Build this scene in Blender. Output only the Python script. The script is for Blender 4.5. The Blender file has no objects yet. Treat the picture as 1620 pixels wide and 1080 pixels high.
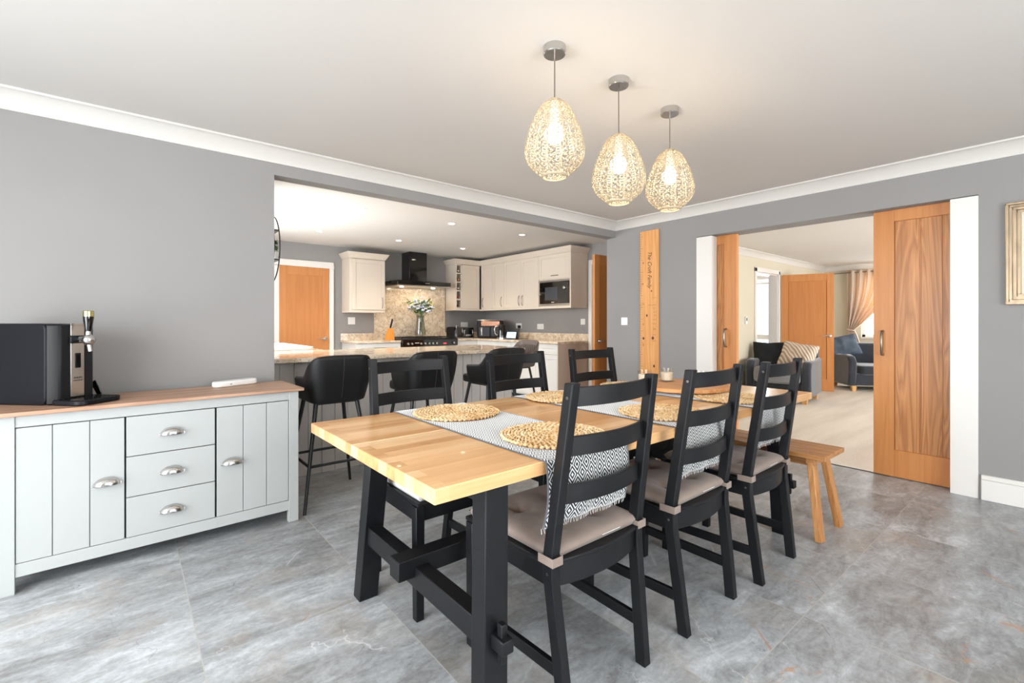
import bpy, bmesh, math, random
from mathutils import Vector, Matrix, Euler
PI = math.pi
rnd = random.Random(7)
SC = bpy.context.scene
COL = SC.collection

# ------------------------------------------------------------------ camera
cd = bpy.data.cameras.new('camera')
cd.sensor_width = 36.0
cd.lens = 738.5 * 36.0 / 1620.0
cd.shift_y = -28.5 / 1620.0
cd.clip_start = 0.02
cam = bpy.data.objects.new('camera', cd)
COL.objects.link(cam)
cam.location = (0, 0, 1.15)
cam.rotation_euler = (PI / 2, 0, math.radians(50.5 - 90))
SC.camera = cam

# ------------------------------------------------------------------ world, exposure
w = bpy.data.worlds.new('sky')
SC.world = w
w.use_nodes = True
bg = w.node_tree.nodes['Background']
bg.inputs[0].default_value = (0.93, 0.97, 1.0, 1)
bg.inputs[1].default_value = 5.0
SC.view_settings.view_transform = 'Standard'
SC.view_settings.look = 'None'
SC.view_settings.gamma = 1.0
SC.view_settings.use_curve_mapping = False
SC.view_settings.exposure = 0.06
try:
    SC.cycles.use_denoising = True
    SC.cycles.sample_clamp_indirect = 6.0
    SC.cycles.max_bounces = 10
    SC.cycles.diffuse_bounces = 5
    SC.cycles.transparent_max_bounces = 12
except Exception:
    pass


def area_light(name, loc, look, sx, sy, power, col):
    l = bpy.data.lights.new(name, 'AREA')
    l.shape = 'RECTANGLE'
    l.size = sx
    l.size_y = sy
    l.energy = power
    l.color = col
    o = bpy.data.objects.new(name, l)
    COL.objects.link(o)
    o.location = loc
    o.rotation_euler = Vector(look).to_track_quat('-Z', 'Y').to_euler()
    return o


DAY = (0.955, 0.98, 1.0)
# daylight entering each window (soft sky light just outside the glass)
area_light('daylight_patio', (-2.02, 0.95, 1.12), (1, 0, -0.42), 2.9, 1.9, 104, DAY)
area_light('daylight_side_window', (1.35, -2.32, 1.25), (0, 1, -0.25), 2.8, 1.8, 62, DAY)
area_light('daylight_kitchen_window', (0.56, 5.2, 1.5), (1, 0, -0.15), 1.7, 1.0, 50, DAY)
area_light('lounge_fill_daylight', (7.2, -2.42, 1.35), (0, 1, 0), 3.2, 1.7, 175, (0.98, 0.98, 1.0))  # fill for the lounge through an added, unseen window
area_light('daylight_lounge_far_window', (11.42, 2.05, 1.5), (-1, 0, 0), 1.2, 1.2, 30, DAY)
area_light('daylight_hall_window', (11.5, 4.8, 1.3), (-1, 0, 0), 1.0, 1.9, 50, DAY)


# ------------------------------------------------------------------ mesh builder
class MB:
    def __init__(s):
        s.v = []
        s.f = []
        s.M = Matrix.Identity(4)

    def add(s, vs, fs):
        b = len(s.v)
        for p in vs:
            q = s.M @ Vector(p)
            s.v.append((q.x, q.y, q.z))
        for f in fs:
            s.f.append([b + i for i in f])

    def box(s, x0, x1, y0, y1, z0, z1):
        if x0 > x1: x0, x1 = x1, x0
        if y0 > y1: y0, y1 = y1, y0
        if z0 > z1: z0, z1 = z1, z0
        s.add([(x0, y0, z0), (x1, y0, z0), (x1, y1, z0), (x0, y1, z0), (x0, y0, z1), (x1, y0, z1), (x1, y1, z1), (x0, y1, z1)],
              [(0, 3, 2, 1), (4, 5, 6, 7), (0, 1, 5, 4), (1, 2, 6, 5), (2, 3, 7, 6), (3, 0, 4, 7)])
        return s

    def hexa(s, bot, top):
        s.add(list(bot) + list(top), [(0, 3, 2, 1), (4, 5, 6, 7), (0, 1, 5, 4), (1, 2, 6, 5), (2, 3, 7, 6), (3, 0, 4, 7)])
        return s

    def prism(s, poly, a0, a1, axis='z'):
        n = len(poly)

        def P(p, a):
            if axis == 'z': return (p[0], p[1], a)
            if axis == 'y': return (p[0], a, p[1])
            return (a, p[0], p[1])
        vs = [P(p, a0) for p in poly] + [P(p, a1) for p in poly]
        fs = [tuple(range(n))[::-1], tuple(range(n, 2 * n))]
        for i in range(n):
            j = (i + 1) % n
            fs.append((i, j, n + j, n + i))
        s.add(vs, fs)
        return s

    def bar(s, p0, p1, w, d, side=(1, 0, 0)):
        """rectangular bar from p0 to p1; w along side, d across"""
        a, b = Vector(p0), Vector(p1)
        t = (b - a).normalized()
        u = Vector(side)
        u = (u - t * u.dot(t)).normalized()
        v = t.cross(u)
        r = []
        for c in (a, b):
            for su, sv in ((-1, -1), (1, -1), (1, 1), (-1, 1)):
                q = c + u * (su * w / 2) + v * (sv * d / 2)
                r.append(tuple(q))
        s.hexa(r[:4], r[4:])
        return s

    def tube(s, pts, r, seg=10, cap=True, closed=False):
        pts = [Vector(p) for p in pts]
        n = len(pts)
        rs = r if isinstance(r, (list, tuple)) else [r] * n
        vs = []
        prev = None
        for i, p in enumerate(pts):
            if closed:
                t = (pts[(i + 1) % n] - pts[i - 1]).normalized()
            else:
                t = (pts[min(i + 1, n - 1)] - pts[max(i - 1, 0)]).normalized()
            if prev is None:
                u = t.orthogonal().normalized()
            else:
                u = (prev - t * prev.dot(t))
                u = u.normalized() if u.length > 1e-6 else t.orthogonal().normalized()
            prev = u
            v = t.cross(u)
            for k in range(seg):
                a = 2 * PI * k / seg
                vs.append(tuple(p + (u * math.cos(a) + v * math.sin(a)) * rs[i]))
        fs = []
        m = n if closed else n - 1
        for i in range(m):
            j = (i + 1) % n
            for k in range(seg):
                l = (k + 1) % seg
                fs.append((i * seg + k, i * seg + l, j * seg + l, j * seg + k))
        if cap and not closed:
            fs.append(tuple(range(seg))[::-1])
            fs.append(tuple((n - 1) * seg + k for k in range(seg)))
        s.add(vs, fs)
        return s

    def lathe(s, prof, seg=24, c=(0, 0, 0), cap=True):
        vs = []
        for r, z in prof:
            for k in range(seg):
                a = 2 * PI * k / seg
                vs.append((c[0] + r * math.cos(a), c[1] + r * math.sin(a), c[2] + z))
        n = len(prof)
        fs = []
        for i in range(n - 1):
            for k in range(seg):
                l = (k + 1) % seg
                fs.append((i * seg + k, i * seg + l, (i + 1) * seg + l, (i + 1) * seg + k))
        if cap:
            fs.append(tuple(range(seg))[::-1])
            fs.append(tuple((n - 1) * seg + k for k in range(seg)))
        s.add(vs, fs)
        return s

    def ball(s, c, r, seg=12, rings=8, rot=None):
        rx, ry, rz = r if isinstance(r, (tuple, list)) else (r, r, r)
        R = rot.to_matrix() if rot is not None else Matrix.Identity(3)
        vs = []
        for i in range(rings + 1):
            th = PI * i / rings
            for k in range(seg):
                a = 2 * PI * k / seg
                q = R @ Vector((rx * math.sin(th) * math.cos(a), ry * math.sin(th) * math.sin(a), rz * math.cos(th)))
                vs.append((c[0] + q.x, c[1] + q.y, c[2] + q.z))
        fs = []
        for i in range(rings):
            for k in range(seg):
                l = (k + 1) % seg
                fs.append((i * seg + k, (i + 1) * seg + k, (i + 1) * seg + l, i * seg + l))
        s.add(vs, fs)
        return s

    def grid(s, fn, nu, nv, cu=False):
        vs = [fn(i / (nu if cu else nu - 1), j / (nv - 1)) for j in range(nv) for i in range(nu)]
        fs = []
        for j in range(nv - 1):
            for i in range(nu if cu else nu - 1):
                k = (i + 1) % nu
                fs.append((j * nu + i, j * nu + k, (j + 1) * nu + k, (j + 1) * nu + i))
        s.add(vs, fs)
        return s

    def build(s, name, mat, parent=None, bevel=0, seg=2, solid=0, sub=0, angle=38, merge=True, loc=None):
        me = bpy.data.meshes.new(name)
        me.from_pydata(s.v, [], s.f)
        bm = bmesh.new()
        bm.from_mesh(me)
        if merge:
            bmesh.ops.remove_doubles(bm, verts=bm.verts, dist=1e-5)
        bmesh.ops.recalc_face_normals(bm, faces=bm.faces)
        bm.to_mesh(me)
        bm.free()
        if angle:
            for p in me.polygons: p.use_smooth = True
            me.set_sharp_from_angle(angle=math.radians(angle))
        me.materials.append(mat)
        o = bpy.data.objects.new(name, me)
        COL.objects.link(o)
        if loc: o.location = loc
        if parent: o.parent = parent
        if solid:
            m = o.modifiers.new('thick', 'SOLIDIFY'); m.thickness = solid; m.offset = 0
        if bevel:
            m = o.modifiers.new('bevel', 'BEVEL'); m.width = bevel; m.segments = seg
            m.limit_method = 'ANGLE'; m.angle_limit = math.radians(40)
        if sub:
            m = o.modifiers.new('sub', 'SUBSURF'); m.levels = sub; m.render_levels = sub
        return o


def tag(o, label=None, cat=None, group=None, kind=None):
    if label: o['label'] = label
    if cat: o['category'] = cat
    if group: o['group'] = group
    if kind: o['kind'] = kind
    return o


def thing(name, label, cat, loc=(0, 0, 0), rz=0, group=None, kind=None):
    o = bpy.data.objects.new(name, None)
    COL.objects.link(o)
    o.empty_display_size = 0.1
    o.location = loc
    o.rotation_euler = (0, 0, rz)
    return tag(o, label, cat, group, kind)


def dup(root, loc, rz, label):
    kids = {}
    for q in bpy.data.objects:
        if q.parent: kids.setdefault(q.parent, []).append(q)

    def cp(o, par):
        c = o.copy()
        COL.objects.link(c)
        if par: c.parent = par
        for k in kids.get(o, []): cp(k, c)
        return c
    r = cp(root, None)
    r.location = loc
    r.rotation_euler = (0, 0, rz)
    r['label'] = label
    return r


def text_mesh(name, body, mat, parent, M, size, shear=0.0, depth=0.0006, sx=1.0):
    cu = bpy.data.curves.new(name, 'FONT')
    cu.body = body
    cu.size = size
    cu.shear = shear
    cu.extrude = depth
    cu.align_x = 'CENTER'
    cu.align_y = 'CENTER'
    o = bpy.data.objects.new(name, cu)
    COL.objects.link(o)
    dg = bpy.context.evaluated_depsgraph_get()
    me = bpy.data.meshes.new_from_object(o.evaluated_get(dg))
    bpy.data.objects.remove(o)
    bpy.data.curves.remove(cu)
    me.transform(M @ Matrix.Diagonal((sx, 1, 1, 1)))
    me.materials.clear()
    me.materials.append(mat)
    r = bpy.data.objects.new(name, me)
    COL.objects.link(r)
    if parent: r.parent = parent
    return r


# ------------------------------------------------------------------ materials
def srgb(r, g, b):
    f = lambda c: (c / 255 / 12.92) if c / 255 <= 0.04045 else ((c / 255 + 0.055) / 1.055) ** 2.4
    return (f(r), f(g), f(b), 1)


def mat(name, col, rough=0.5, metal=0.0, spec=0.5, noise=0, nscale=40, bump=0, bscale=200, coat=0, emit=None, es=0,
        stretch=(1, 1, 1), trans=0, alpha=1, sheen=0):
    m = bpy.data.materials.new(name)
    m.use_nodes = True
    nt = m.node_tree
    b = nt.nodes['Principled BSDF']
    b.inputs['Base Color'].default_value = col
    b.inputs['Roughness'].default_value = rough
    b.inputs['Metallic'].default_value = metal
    b.inputs['Specular IOR Level'].default_value = spec
    b.inputs['Coat Weight'].default_value = coat
    b.inputs['Transmission Weight'].default_value = trans
    b.inputs['Sheen Weight'].default_value = sheen
    if emit:
        b.inputs['Emission Color'].default_value = emit
        b.inputs['Emission Strength'].default_value = es
    if noise or bump:
        tc = nt.nodes.new('ShaderNodeTexCoord')
        mp = nt.nodes.new('ShaderNodeMapping')
        mp.inputs['Scale'].default_value = stretch
        nt.links.new(tc.outputs['Object'], mp.inputs['Vector'])
    if noise:
        n = nt.nodes.new('ShaderNodeTexNoise')
        n.inputs['Scale'].default_value = nscale
        n.inputs['Detail'].default_value = 4
        nt.links.new(mp.outputs[0], n.inputs['Vector'])
        r = nt.nodes.new('ShaderNodeMapRange')
        r.inputs['To Min'].default_value = 1 - noise
        r.inputs['To Max'].default_value = 1 + noise
        r.inputs['From Min'].default_value = 0.3
        r.inputs['From Max'].default_value = 0.7
        nt.links.new(n.outputs['Fac'], r.inputs['Value'])
        mx = nt.nodes.new('ShaderNodeVectorMath')
        mx.operation = 'SCALE'
        mx.inputs[0].default_value = col[:3]
        nt.links.new(r.outputs[0], mx.inputs['Scale'])
        nt.links.new(mx.outputs[0], b.inputs['Base Color'])
    if bump:
        n2 = nt.nodes.new('ShaderNodeTexNoise')
        n2.inputs['Scale'].default_value = bscale
        n2.inputs['Detail'].default_value = 3
        nt.links.new(mp.outputs[0], n2.inputs['Vector'])
        bp = nt.nodes.new('ShaderNodeBump')
        bp.inputs['Strength'].default_value = bump
        bp.inputs['Distance'].default_value = 0.002
        nt.links.new(n2.outputs['Fac'], bp.inputs['Height'])
        nt.links.new(bp.outputs[0], b.inputs['Normal'])
    return m


class NT:
    """tiny node-graph helper"""
    def __init__(s, name, rough=0.5, spec=0.5):
        s.m = bpy.data.materials.new(name)
        s.m.use_nodes = True
        s.nt = s.m.node_tree
        s.b = s.nt.nodes['Principled BSDF']
        s.b.inputs['Roughness'].default_value = rough
        s.b.inputs['Specular IOR Level'].default_value = spec

    def n(s, t, **k):
        q = s.nt.nodes.new(t)
        for a, v in k.items():
            if hasattr(q, a): setattr(q, a, v)
            else: q.inputs[a.replace('_', ' ')].default_value = v
        return q

    def l(s, a, b):
        s.nt.links.new(a, b)

    def coord(s, kind='Object', scale=(1, 1, 1), loc=(0, 0, 0), rot=(0, 0, 0)):
        tc = s.n('ShaderNodeTexCoord')
        mp = s.n('ShaderNodeMapping')
        mp.inputs['Scale'].default_value = scale
        mp.inputs['Location'].default_value = loc
        mp.inputs['Rotation'].default_value = rot
        s.l(tc.outputs[kind], mp.inputs['Vector'])
        return mp.outputs[0]

    def noise(s, vec, scale, detail=4, rough=0.5, dist=0):
        q = s.n('ShaderNodeTexNoise')
        q.inputs['Scale'].default_value = scale
        q.inputs['Detail'].default_value = detail
        q.inputs['Roughness'].default_value = rough
        q.inputs['Distortion'].default_value = dist
        s.l(vec, q.inputs['Vector'])
        return q.outputs['Fac']

    def ramp(s, fac, stops):
        q = s.n('ShaderNodeValToRGB')
        e = q.color_ramp.elements
        while len(e) < len(stops): e.new(0.5)
        for i, (p, c) in enumerate(stops):
            e[i].position = p
            e[i].color = c if len(c) == 4 else tuple(c) + (1,)
        s.l(fac, q.inputs['Fac'])
        return q.outputs['Color']

    def mix(s, fac, a, b, mode='MIX'):
        q = s.n('ShaderNodeMix', data_type='RGBA', blend_type=mode)
        for sock, v in ((q.inputs[0], fac), (q.inputs[6], a), (q.inputs[7], b)):
            if hasattr(v, 'is_linked') or isinstance(v, bpy.types.NodeSocket): s.l(v, sock)
            else: sock.default_value = v
        return q.outputs[2]

    def math(s, op, a, b=None):
        q = s.n('ShaderNodeMath', operation=op)
        for i, v in enumerate((a, b)):
            if v is None: continue
            if isinstance(v, bpy.types.NodeSocket): s.l(v, q.inputs[i])
            else: q.inputs[i].default_value = v
        return q.outputs[0]

    def col(s, c):
        s.l(c, s.b.inputs['Base Color'])

    def bump(s, h, strength=0.3, dist=0.002):
        bp = s.n('ShaderNodeBump')
        bp.inputs['Strength'].default_value = strength
        bp.inputs['Distance'].default_value = dist
        s.l(h, bp.inputs['Height'])
        s.l(bp.outputs[0], s.b.inputs['Normal'])


def wood(name, c1, c2, axis='z', rough=0.4, rings=6.0, fine=90, contrast=1.0, mult=7.0):
    g = NT(name, rough)
    st = {'x': (0.12, 1, 1), 'y': (1, 0.12, 1), 'z': (1, 1, 0.08)}[axis]
    v = g.coord('Object', st)
    n1 = g.noise(v, rings, 3, 0.5, 0.6)
    w_ = g.math('FRACT', g.math('MULTIPLY', n1, mult))
    w2 = g.math('ABSOLUTE', g.math('SUBTRACT', w_, 0.5))
    fst = {'x': (0.03, 1, 1), 'y': (1, 0.03, 1), 'z': (1, 1, 0.03)}[axis]
    n2 = g.noise(g.coord('Object', fst), fine, 5, 0.6)
    f = g.math('ADD', g.math('MULTIPLY', w2, 0.7 * contrast), g.math('MULTIPLY', n2, 0.65))
    g.col(g.ramp(f, [(0.2, c1), (0.75, c2)]))
    g.bump(n2, 0.08)
    return g.m


WALL = mat('grey_wall_paint', srgb(152, 150, 149), 0.85, spec=0.2, noise=0.015, nscale=3)
CEIL = mat('white_ceiling_paint', srgb(212, 209, 205), 0.9, spec=0.2)
CEILK = mat('lit_white_ceiling_paint', srgb(220, 218, 214), 0.9, spec=0.2)  # same ceiling white, stronger kitchen and lounge light put into its colour
WHITE = mat('white_gloss_paint', srgb(232, 229, 224), 0.35)
COVE = mat('white_coving_paint', srgb(216, 213, 208), 0.6)
CREAM = mat('cream_wall_paint', srgb(212, 204, 184), 0.85, spec=0.2)
OAK = wood('oak_door_veneer', srgb(208, 142, 82), srgb(186, 116, 60), 'z', 0.38, 5.0, contrast=0.5)
OAKQ = wood('oak_quarter_sawn_panel', srgb(204, 136, 76), srgb(182, 112, 56), 'z', 0.38, 4.0, contrast=0.45)
OAKP = wood('oak_door_panel_veneer', srgb(210, 148, 92), srgb(164, 106, 58), 'z', 0.38, 5.5, contrast=1.1, mult=16)
PINE = wood('pine_board', srgb(236, 176, 112), srgb(214, 148, 84), 'z', 0.6, 8.0)
SBTOP = wood('washed_oak_top', srgb(196, 160, 134), srgb(160, 122, 98), 'x', 0.45, 7.0)
TEAK = wood('oiled_acacia', srgb(204, 148, 92), srgb(160, 104, 56), 'y', 0.45, 8.0)
TEAKZ = wood('oiled_acacia_leg', srgb(210, 152, 92), srgb(166, 108, 58), 'z', 0.45, 8.0)
BOARD = wood('acacia_serving_board', srgb(230, 174, 114), srgb(196, 130, 76), 'y', 0.4, 8.0)
FOOTW = wood('light_oak_foot', srgb(222, 176, 116), srgb(196, 148, 90), 'z', 0.5, 8.0)
BLACKW = mat('black_painted_wood', srgb(20, 21, 24), 0.42, spec=0.28, noise=0.1, nscale=30, bump=0.1, bscale=120)
BLACKM = mat('black_powder_coated_metal', srgb(22, 22, 24), 0.4)
LEATHER = mat('black_faux_leather', srgb(20, 20, 21), 0.45, spec=0.3, bump=0.15, bscale=260)
LEATHG = mat('grey_brown_faux_leather', srgb(104, 92, 86), 0.45, bump=0.15, bscale=260)
PIPING = mat('dark_brown_piping', srgb(48, 34, 28), 0.5)
CHROME = mat('brushed_chrome', srgb(205, 203, 200), 0.22, metal=1)
SATIN = mat('satin_nickel', srgb(150, 142, 134), 0.32, metal=1)
STEEL = mat('stainless_steel', srgb(196, 194, 190), 0.28, metal=1, stretch=(1, 1, 30), bump=0.05, bscale=60)
SIDEB = mat('pale_grey_painted_board', srgb(176, 179, 178), 0.55)
KITCH = mat('cream_kitchen_paint', srgb(220, 208, 194), 0.45)
KITCHB = mat('white_kitchen_paint', srgb(226, 226, 224), 0.4)
ISLAND = mat('stone_grey_island_panel', srgb(196, 191, 186), 0.5)
GAP = mat('gap_shade_and_print', srgb(52, 54, 56), 0.8)
CUSH = mat('taupe_cotton', srgb(140, 125, 116), 0.95, spec=0.1, noise=0.06, nscale=25, bump=0.4, bscale=500, sheen=0.2)
CUSHL = mat('light_grey_cotton', srgb(206, 204, 202), 0.95, spec=0.1, noise=0.05, nscale=25, bump=0.4, bscale=500)
BLKPL = mat('black_satin_plastic', srgb(12, 14, 22), 0.45, spec=0.3)
BLKGL = mat('black_gloss_glass', srgb(14, 12, 12), 0.06, coat=0.5)
WPLAST = mat('white_plastic', srgb(238, 238, 236), 0.3)
WAX = mat('ivory_candle_wax', srgb(244, 238, 224), 0.45)
SHADE = mat('cream_pierced_metal', srgb(240, 226, 198), 0.5)
BULB = mat('lit_bulb', (1, 0.9, 0.7, 1), 0.5, emit=(1.0, 0.86, 0.66, 1), es=30)
LAMP = mat('lit_downlight', (1, 0.95, 0.85, 1), 0.5, emit=(1.0, 0.88, 0.70, 1), es=30)
SCREEN = mat('lit_screen', (0.3, 0.5, 0.9, 1), 0.3, emit=(0.55, 0.75, 1.0, 1), es=1.1)
SCREENW = mat('lit_screen_card', (0.8, 0.9, 1, 1), 0.3, emit=(0.9, 0.95, 1.0, 1), es=1.1)
REDLED = mat('red_led', (1, 0.05, 0.05, 1), 0.3, emit=(1.0, 0.05, 0.08, 1), es=2.0)
INK = mat('dark_ink', srgb(58, 40, 28), 0.7)
KNOT = mat('dark_knot', srgb(96, 52, 26), 0.6)
LEAF = mat('green_leaf', srgb(72, 112, 52), 0.5, noise=0.3, nscale=30)
LEAFY = mat('yellow_green_leaf', srgb(190, 186, 84), 0.5)
PETAL = mat('white_petal', srgb(232, 232, 240), 0.5)
PETALB = mat('pale_blue_petal', srgb(176, 186, 214), 0.5)
KNIFEW = mat('orange_beech_block', srgb(232, 146, 60), 0.45, noise=0.08, nscale=20, stretch=(1, 1, 0.1))
COPPER = mat('rose_gold_panel', srgb(196, 150, 124), 0.25, metal=0.9)
CHARF = mat('charcoal_velvet', srgb(50, 54, 62), 0.8, spec=0.2, noise=0.2, nscale=8, sheen=0.6)
CHARL = mat('slate_cushion_cloth', srgb(92, 104, 118), 0.85, spec=0.2, noise=0.25, nscale=8)
BLKC = mat('black_cushion_cloth', srgb(34, 36, 40), 0.8, spec=0.3, noise=0.2, nscale=10)
PICT = mat('cream_print_paper', srgb(226, 220, 200), 0.8, noise=0.04, nscale=6)
FRAMEM = mat('aged_silver_gilt', srgb(168, 148, 122), 0.4, metal=0.5, noise=0.25, nscale=30, stretch=(1, 1, 0.2))
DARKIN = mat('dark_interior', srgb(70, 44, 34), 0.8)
GREYG = mat('grey_glass_panel', srgb(70, 72, 78), 0.15)
POT = mat('white_ceramic', srgb(236, 236, 232), 0.3)


def glass_thin(name, tint=(1, 1, 1, 1), gl=0.1):
    g = NT(name, 0.05)
    tr = g.n('ShaderNodeBsdfTransparent')
    tr.inputs[0].default_value = tint
    gs = g.n('ShaderNodeBsdfGlossy')
    gs.inputs['Roughness'].default_value = 0.03
    fr = g.n('ShaderNodeLayerWeight')
    fr.inputs[0].default_value = 0.12
    mx = g.n('ShaderNodeMixShader')
    ad = g.math('ADD', g.math('MULTIPLY', fr.outputs[1], 0.45), gl * 0.2)
    g.l(ad, mx.inputs[0])
    g.l(tr.outputs[0], mx.inputs[1])
    g.l(gs.outputs[0], mx.inputs[2])
    g.l(mx.outputs[0], g.nt.nodes['Material Output'].inputs[0])
    return g.m


PANE = glass_thin('window_glass', (1, 1, 1, 1), 0.0)
JARG = glass_thin('candle_jar_glass', (0.97, 0.96, 0.94, 1), 0.15)
VASEG = glass_thin('smoked_vase_glass', (0.84, 0.84, 0.80, 1), 0.3)


def shade_mat():
    g = NT('pierced_shade_cream', 0.5)
    g.b.inputs['Base Color'].default_value = srgb(190, 174, 148)
    g.b.inputs['Roughness'].default_value = 0.45
    t = g.n('ShaderNodeBsdfTranslucent')
    t.inputs[0].default_value = srgb(255, 226, 176)
    mx = g.n('ShaderNodeMixShader')
    mx.inputs[0].default_value = 0.03
    g.l(g.b.outputs[0], mx.inputs[1])
    g.l(t.outputs[0], mx.inputs[2])
    g.l(mx.outputs[0], g.nt.nodes['Material Output'].inputs[0])
    return g.m


SHADE = shade_mat()


def floor_mat():
    g = NT('stone_effect_floor_tile', 0.32, 0.5)
    geo = g.n('ShaderNodeNewGeometry')
    sep = g.n('ShaderNodeSeparateXYZ')
    g.l(geo.outputs['Position'], sep.inputs[0])
    PX, PY = 0.6190, 1.2180
    tx = g.math('DIVIDE', g.math('SUBTRACT', sep.outputs['X'], 0.197 - 10 * PX), PX)
    ty = g.math('DIVIDE', g.math('SUBTRACT', sep.outputs['Y'], 0.687 - 10 * PY), PY)
    ix, iy = g.math('FLOOR', tx), g.math('FLOOR', ty)
    fx, fy = g.math('FRACT', tx), g.math('FRACT', ty)
    cx = g.n('ShaderNodeCombineXYZ')
    g.l(ix, cx.inputs[0]); g.l(iy, cx.inputs[1])
    wn = g.n('ShaderNodeTexWhiteNoise', noise_dimensions='3D')
    g.l(cx.outputs[0], wn.inputs['Vector'])
    # tile-local offset so each tile carries its own stone
    off = g.n('ShaderNodeVectorMath', operation='SCALE')
    g.l(wn.outputs['Color'], off.inputs[0]); off.inputs['Scale'].default_value = 37.0
    ad = g.n('ShaderNodeVectorMath', operation='ADD')
    g.l(geo.outputs['Position'], ad.inputs[0]); g.l(off.outputs[0], ad.inputs[1])
    mp = g.n('ShaderNodeMapping'); mp.inputs['Scale'].default_value = (0.55, 1.5, 1)
    mp.inputs['Rotation'].default_value = (0, 0, math.radians(-22))
    g.l(ad.outputs[0], mp.inputs[0])
    v = mp.outputs[0]
    n1 = g.noise(v, 1.6, 6, 0.62, 0.6)
    n2 = g.noise(v, 9.0, 9, 0.74, 0.8)
    n3 = g.noise(ad.outputs[0], 45.0, 5, 0.7)
    f = g.math('ADD', g.math('MULTIPLY', n1, 0.45), g.math('ADD', g.math('MULTIPLY', n2, 0.42), g.math('MULTIPLY', n3, 0.18)))
    c = g.ramp(f, [(0.38, srgb(108, 108, 106)), (0.46, srgb(140, 141, 142)), (0.54, srgb(166, 170, 173)), (0.67, srgb(214, 219, 223))])
    # warm patches
    n4 = g.noise(ad.outputs[0], 2.3, 5, 0.6, 0.5)
    c = g.mix(g.ramp(n4, [(0.52, (0, 0, 0)), (0.72, (0.5, 0.5, 0.5))]), c, srgb(170, 155, 138))
    # veins
    nz = g.noise(ad.outputs[0], 2.2, 5, 0.6)
    vv = g.n('ShaderNodeVectorMath', operation='ADD')
    sc = g.n('ShaderNodeVectorMath', operation='SCALE'); sc.inputs['Scale'].default_value = 0.9
    cn = g.n('ShaderNodeCombineXYZ'); g.l(nz, cn.inputs[0]); g.l(nz, cn.inputs[1])
    g.l(cn.outputs[0], sc.inputs[0]); g.l(ad.outputs[0], vv.inputs[0]); g.l(sc.outputs[0], vv.inputs[1])
    for scale, wdt, colr, amt, gate in ((1.1, 0.006, srgb(178, 134, 100), 0.85, 0.55), (1.5, 0.005, srgb(222, 224, 224), 0.6, 0.55), (2.2, 0.0035, srgb(96, 94, 92), 0.6, 0.5)):
        vo = g.n('ShaderNodeTexVoronoi', feature='DISTANCE_TO_EDGE'); vo.inputs['Scale'].default_value = scale
        g.l(vv.outputs[0], vo.inputs['Vector'])
        ln = g.ramp(vo.outputs['Distance'], [(0.0, (1, 1, 1)), (wdt, (0, 0, 0))])
        gt = g.ramp(g.noise(ad.outputs[0], 1.9 + scale, 2), [(gate, (0, 0, 0)), (gate + 0.06, (amt, amt, amt))])
        c = g.mix(g.math('MULTIPLY', ln, gt), c, colr)
    tone = g.n('ShaderNodeMapRange'); g.l(wn.outputs['Value'], tone.inputs['Value'])
    tone.inputs['To Min'].default_value = 0.90; tone.inputs['To Max'].default_value = 1.08
    sv = g.n('ShaderNodeVectorMath', operation='SCALE'); g.l(c, sv.inputs[0]); g.l(tone.outputs[0], sv.inputs['Scale'])
    # grout
    ex = g.math('MULTIPLY', g.math('MINIMUM', fx, g.math('SUBTRACT', 1.0, fx)), PX)
    ey = g.math('MULTIPLY', g.math('MINIMUM', fy, g.math('SUBTRACT', 1.0, fy)), PY)
    e = g.math('MINIMUM', ex, ey)
    gm = g.math('LESS_THAN', e, 0.0018)
    c = g.mix(gm, sv.outputs[0], srgb(176, 174, 168))
    g.col(c)
    rr = g.n('ShaderNodeMapRange'); g.l(n2, rr.inputs['Value'])
    rr.inputs['To Min'].default_value = 0.22; rr.inputs['To Max'].default_value = 0.5
    g.l(rr.outputs[0], g.b.inputs['Roughness'])
    h = g.math('SUBTRACT', g.math('MULTIPLY', n2, 0.4), g.math('MULTIPLY', gm, 1.0))
    g.bump(h, 0.25, 0.002)
    return g.m


def carpet_mat():
    g = NT('beige_carpet_pile', 0.95, 0.1)
    v = g.coord('Object', (1, 1, 1))
    n = g.noise(v, 160, 3)
    n2 = g.noise(g.coord('Object', (0.4, 3, 1)), 1.5, 3)
    c = g.ramp(g.math('ADD', g.math('MULTIPLY', n, 0.5), g.math('MULTIPLY', n2, 0.5)), [(0.35, srgb(204, 192, 178)), (0.65, srgb(232, 223, 211))])
    g.col(c)
    g.bump(n, 0.6, 0.004)
    return g.m


def granite_mat():
    g = NT('cream_speckled_granite', 0.12, 0.5)
    v = g.coord('Object')
    n = g.noise(v, 14, 4, 0.6, 0.5)
    base = g.ramp(n, [(0.35, srgb(196, 176, 152)), (0.5, srgb(222, 204, 180)), (0.62, srgb(232, 218, 198))])
    n2 = g.noise(v, 75, 3, 0.7)
    c = g.mix(g.ramp(n2, [(0.60, (0, 0, 0)), (0.64, (1, 1, 1))]), base, srgb(92, 84, 76))
    n3 = g.noise(v, 32, 4, 0.7)
    c = g.mix(g.ramp(n3, [(0.64, (0, 0, 0)), (0.68, (0.9, 0.9, 0.9))]), c, srgb(60, 56, 54))
    n4 = g.noise(v, 24, 3, 0.6)
    c = g.mix(g.ramp(n4, [(0.30, (0.8, 0.8, 0.8)), (0.36, (0, 0, 0))]), c, srgb(160, 152, 142))
    g.col(c)
    return g.m


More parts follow.
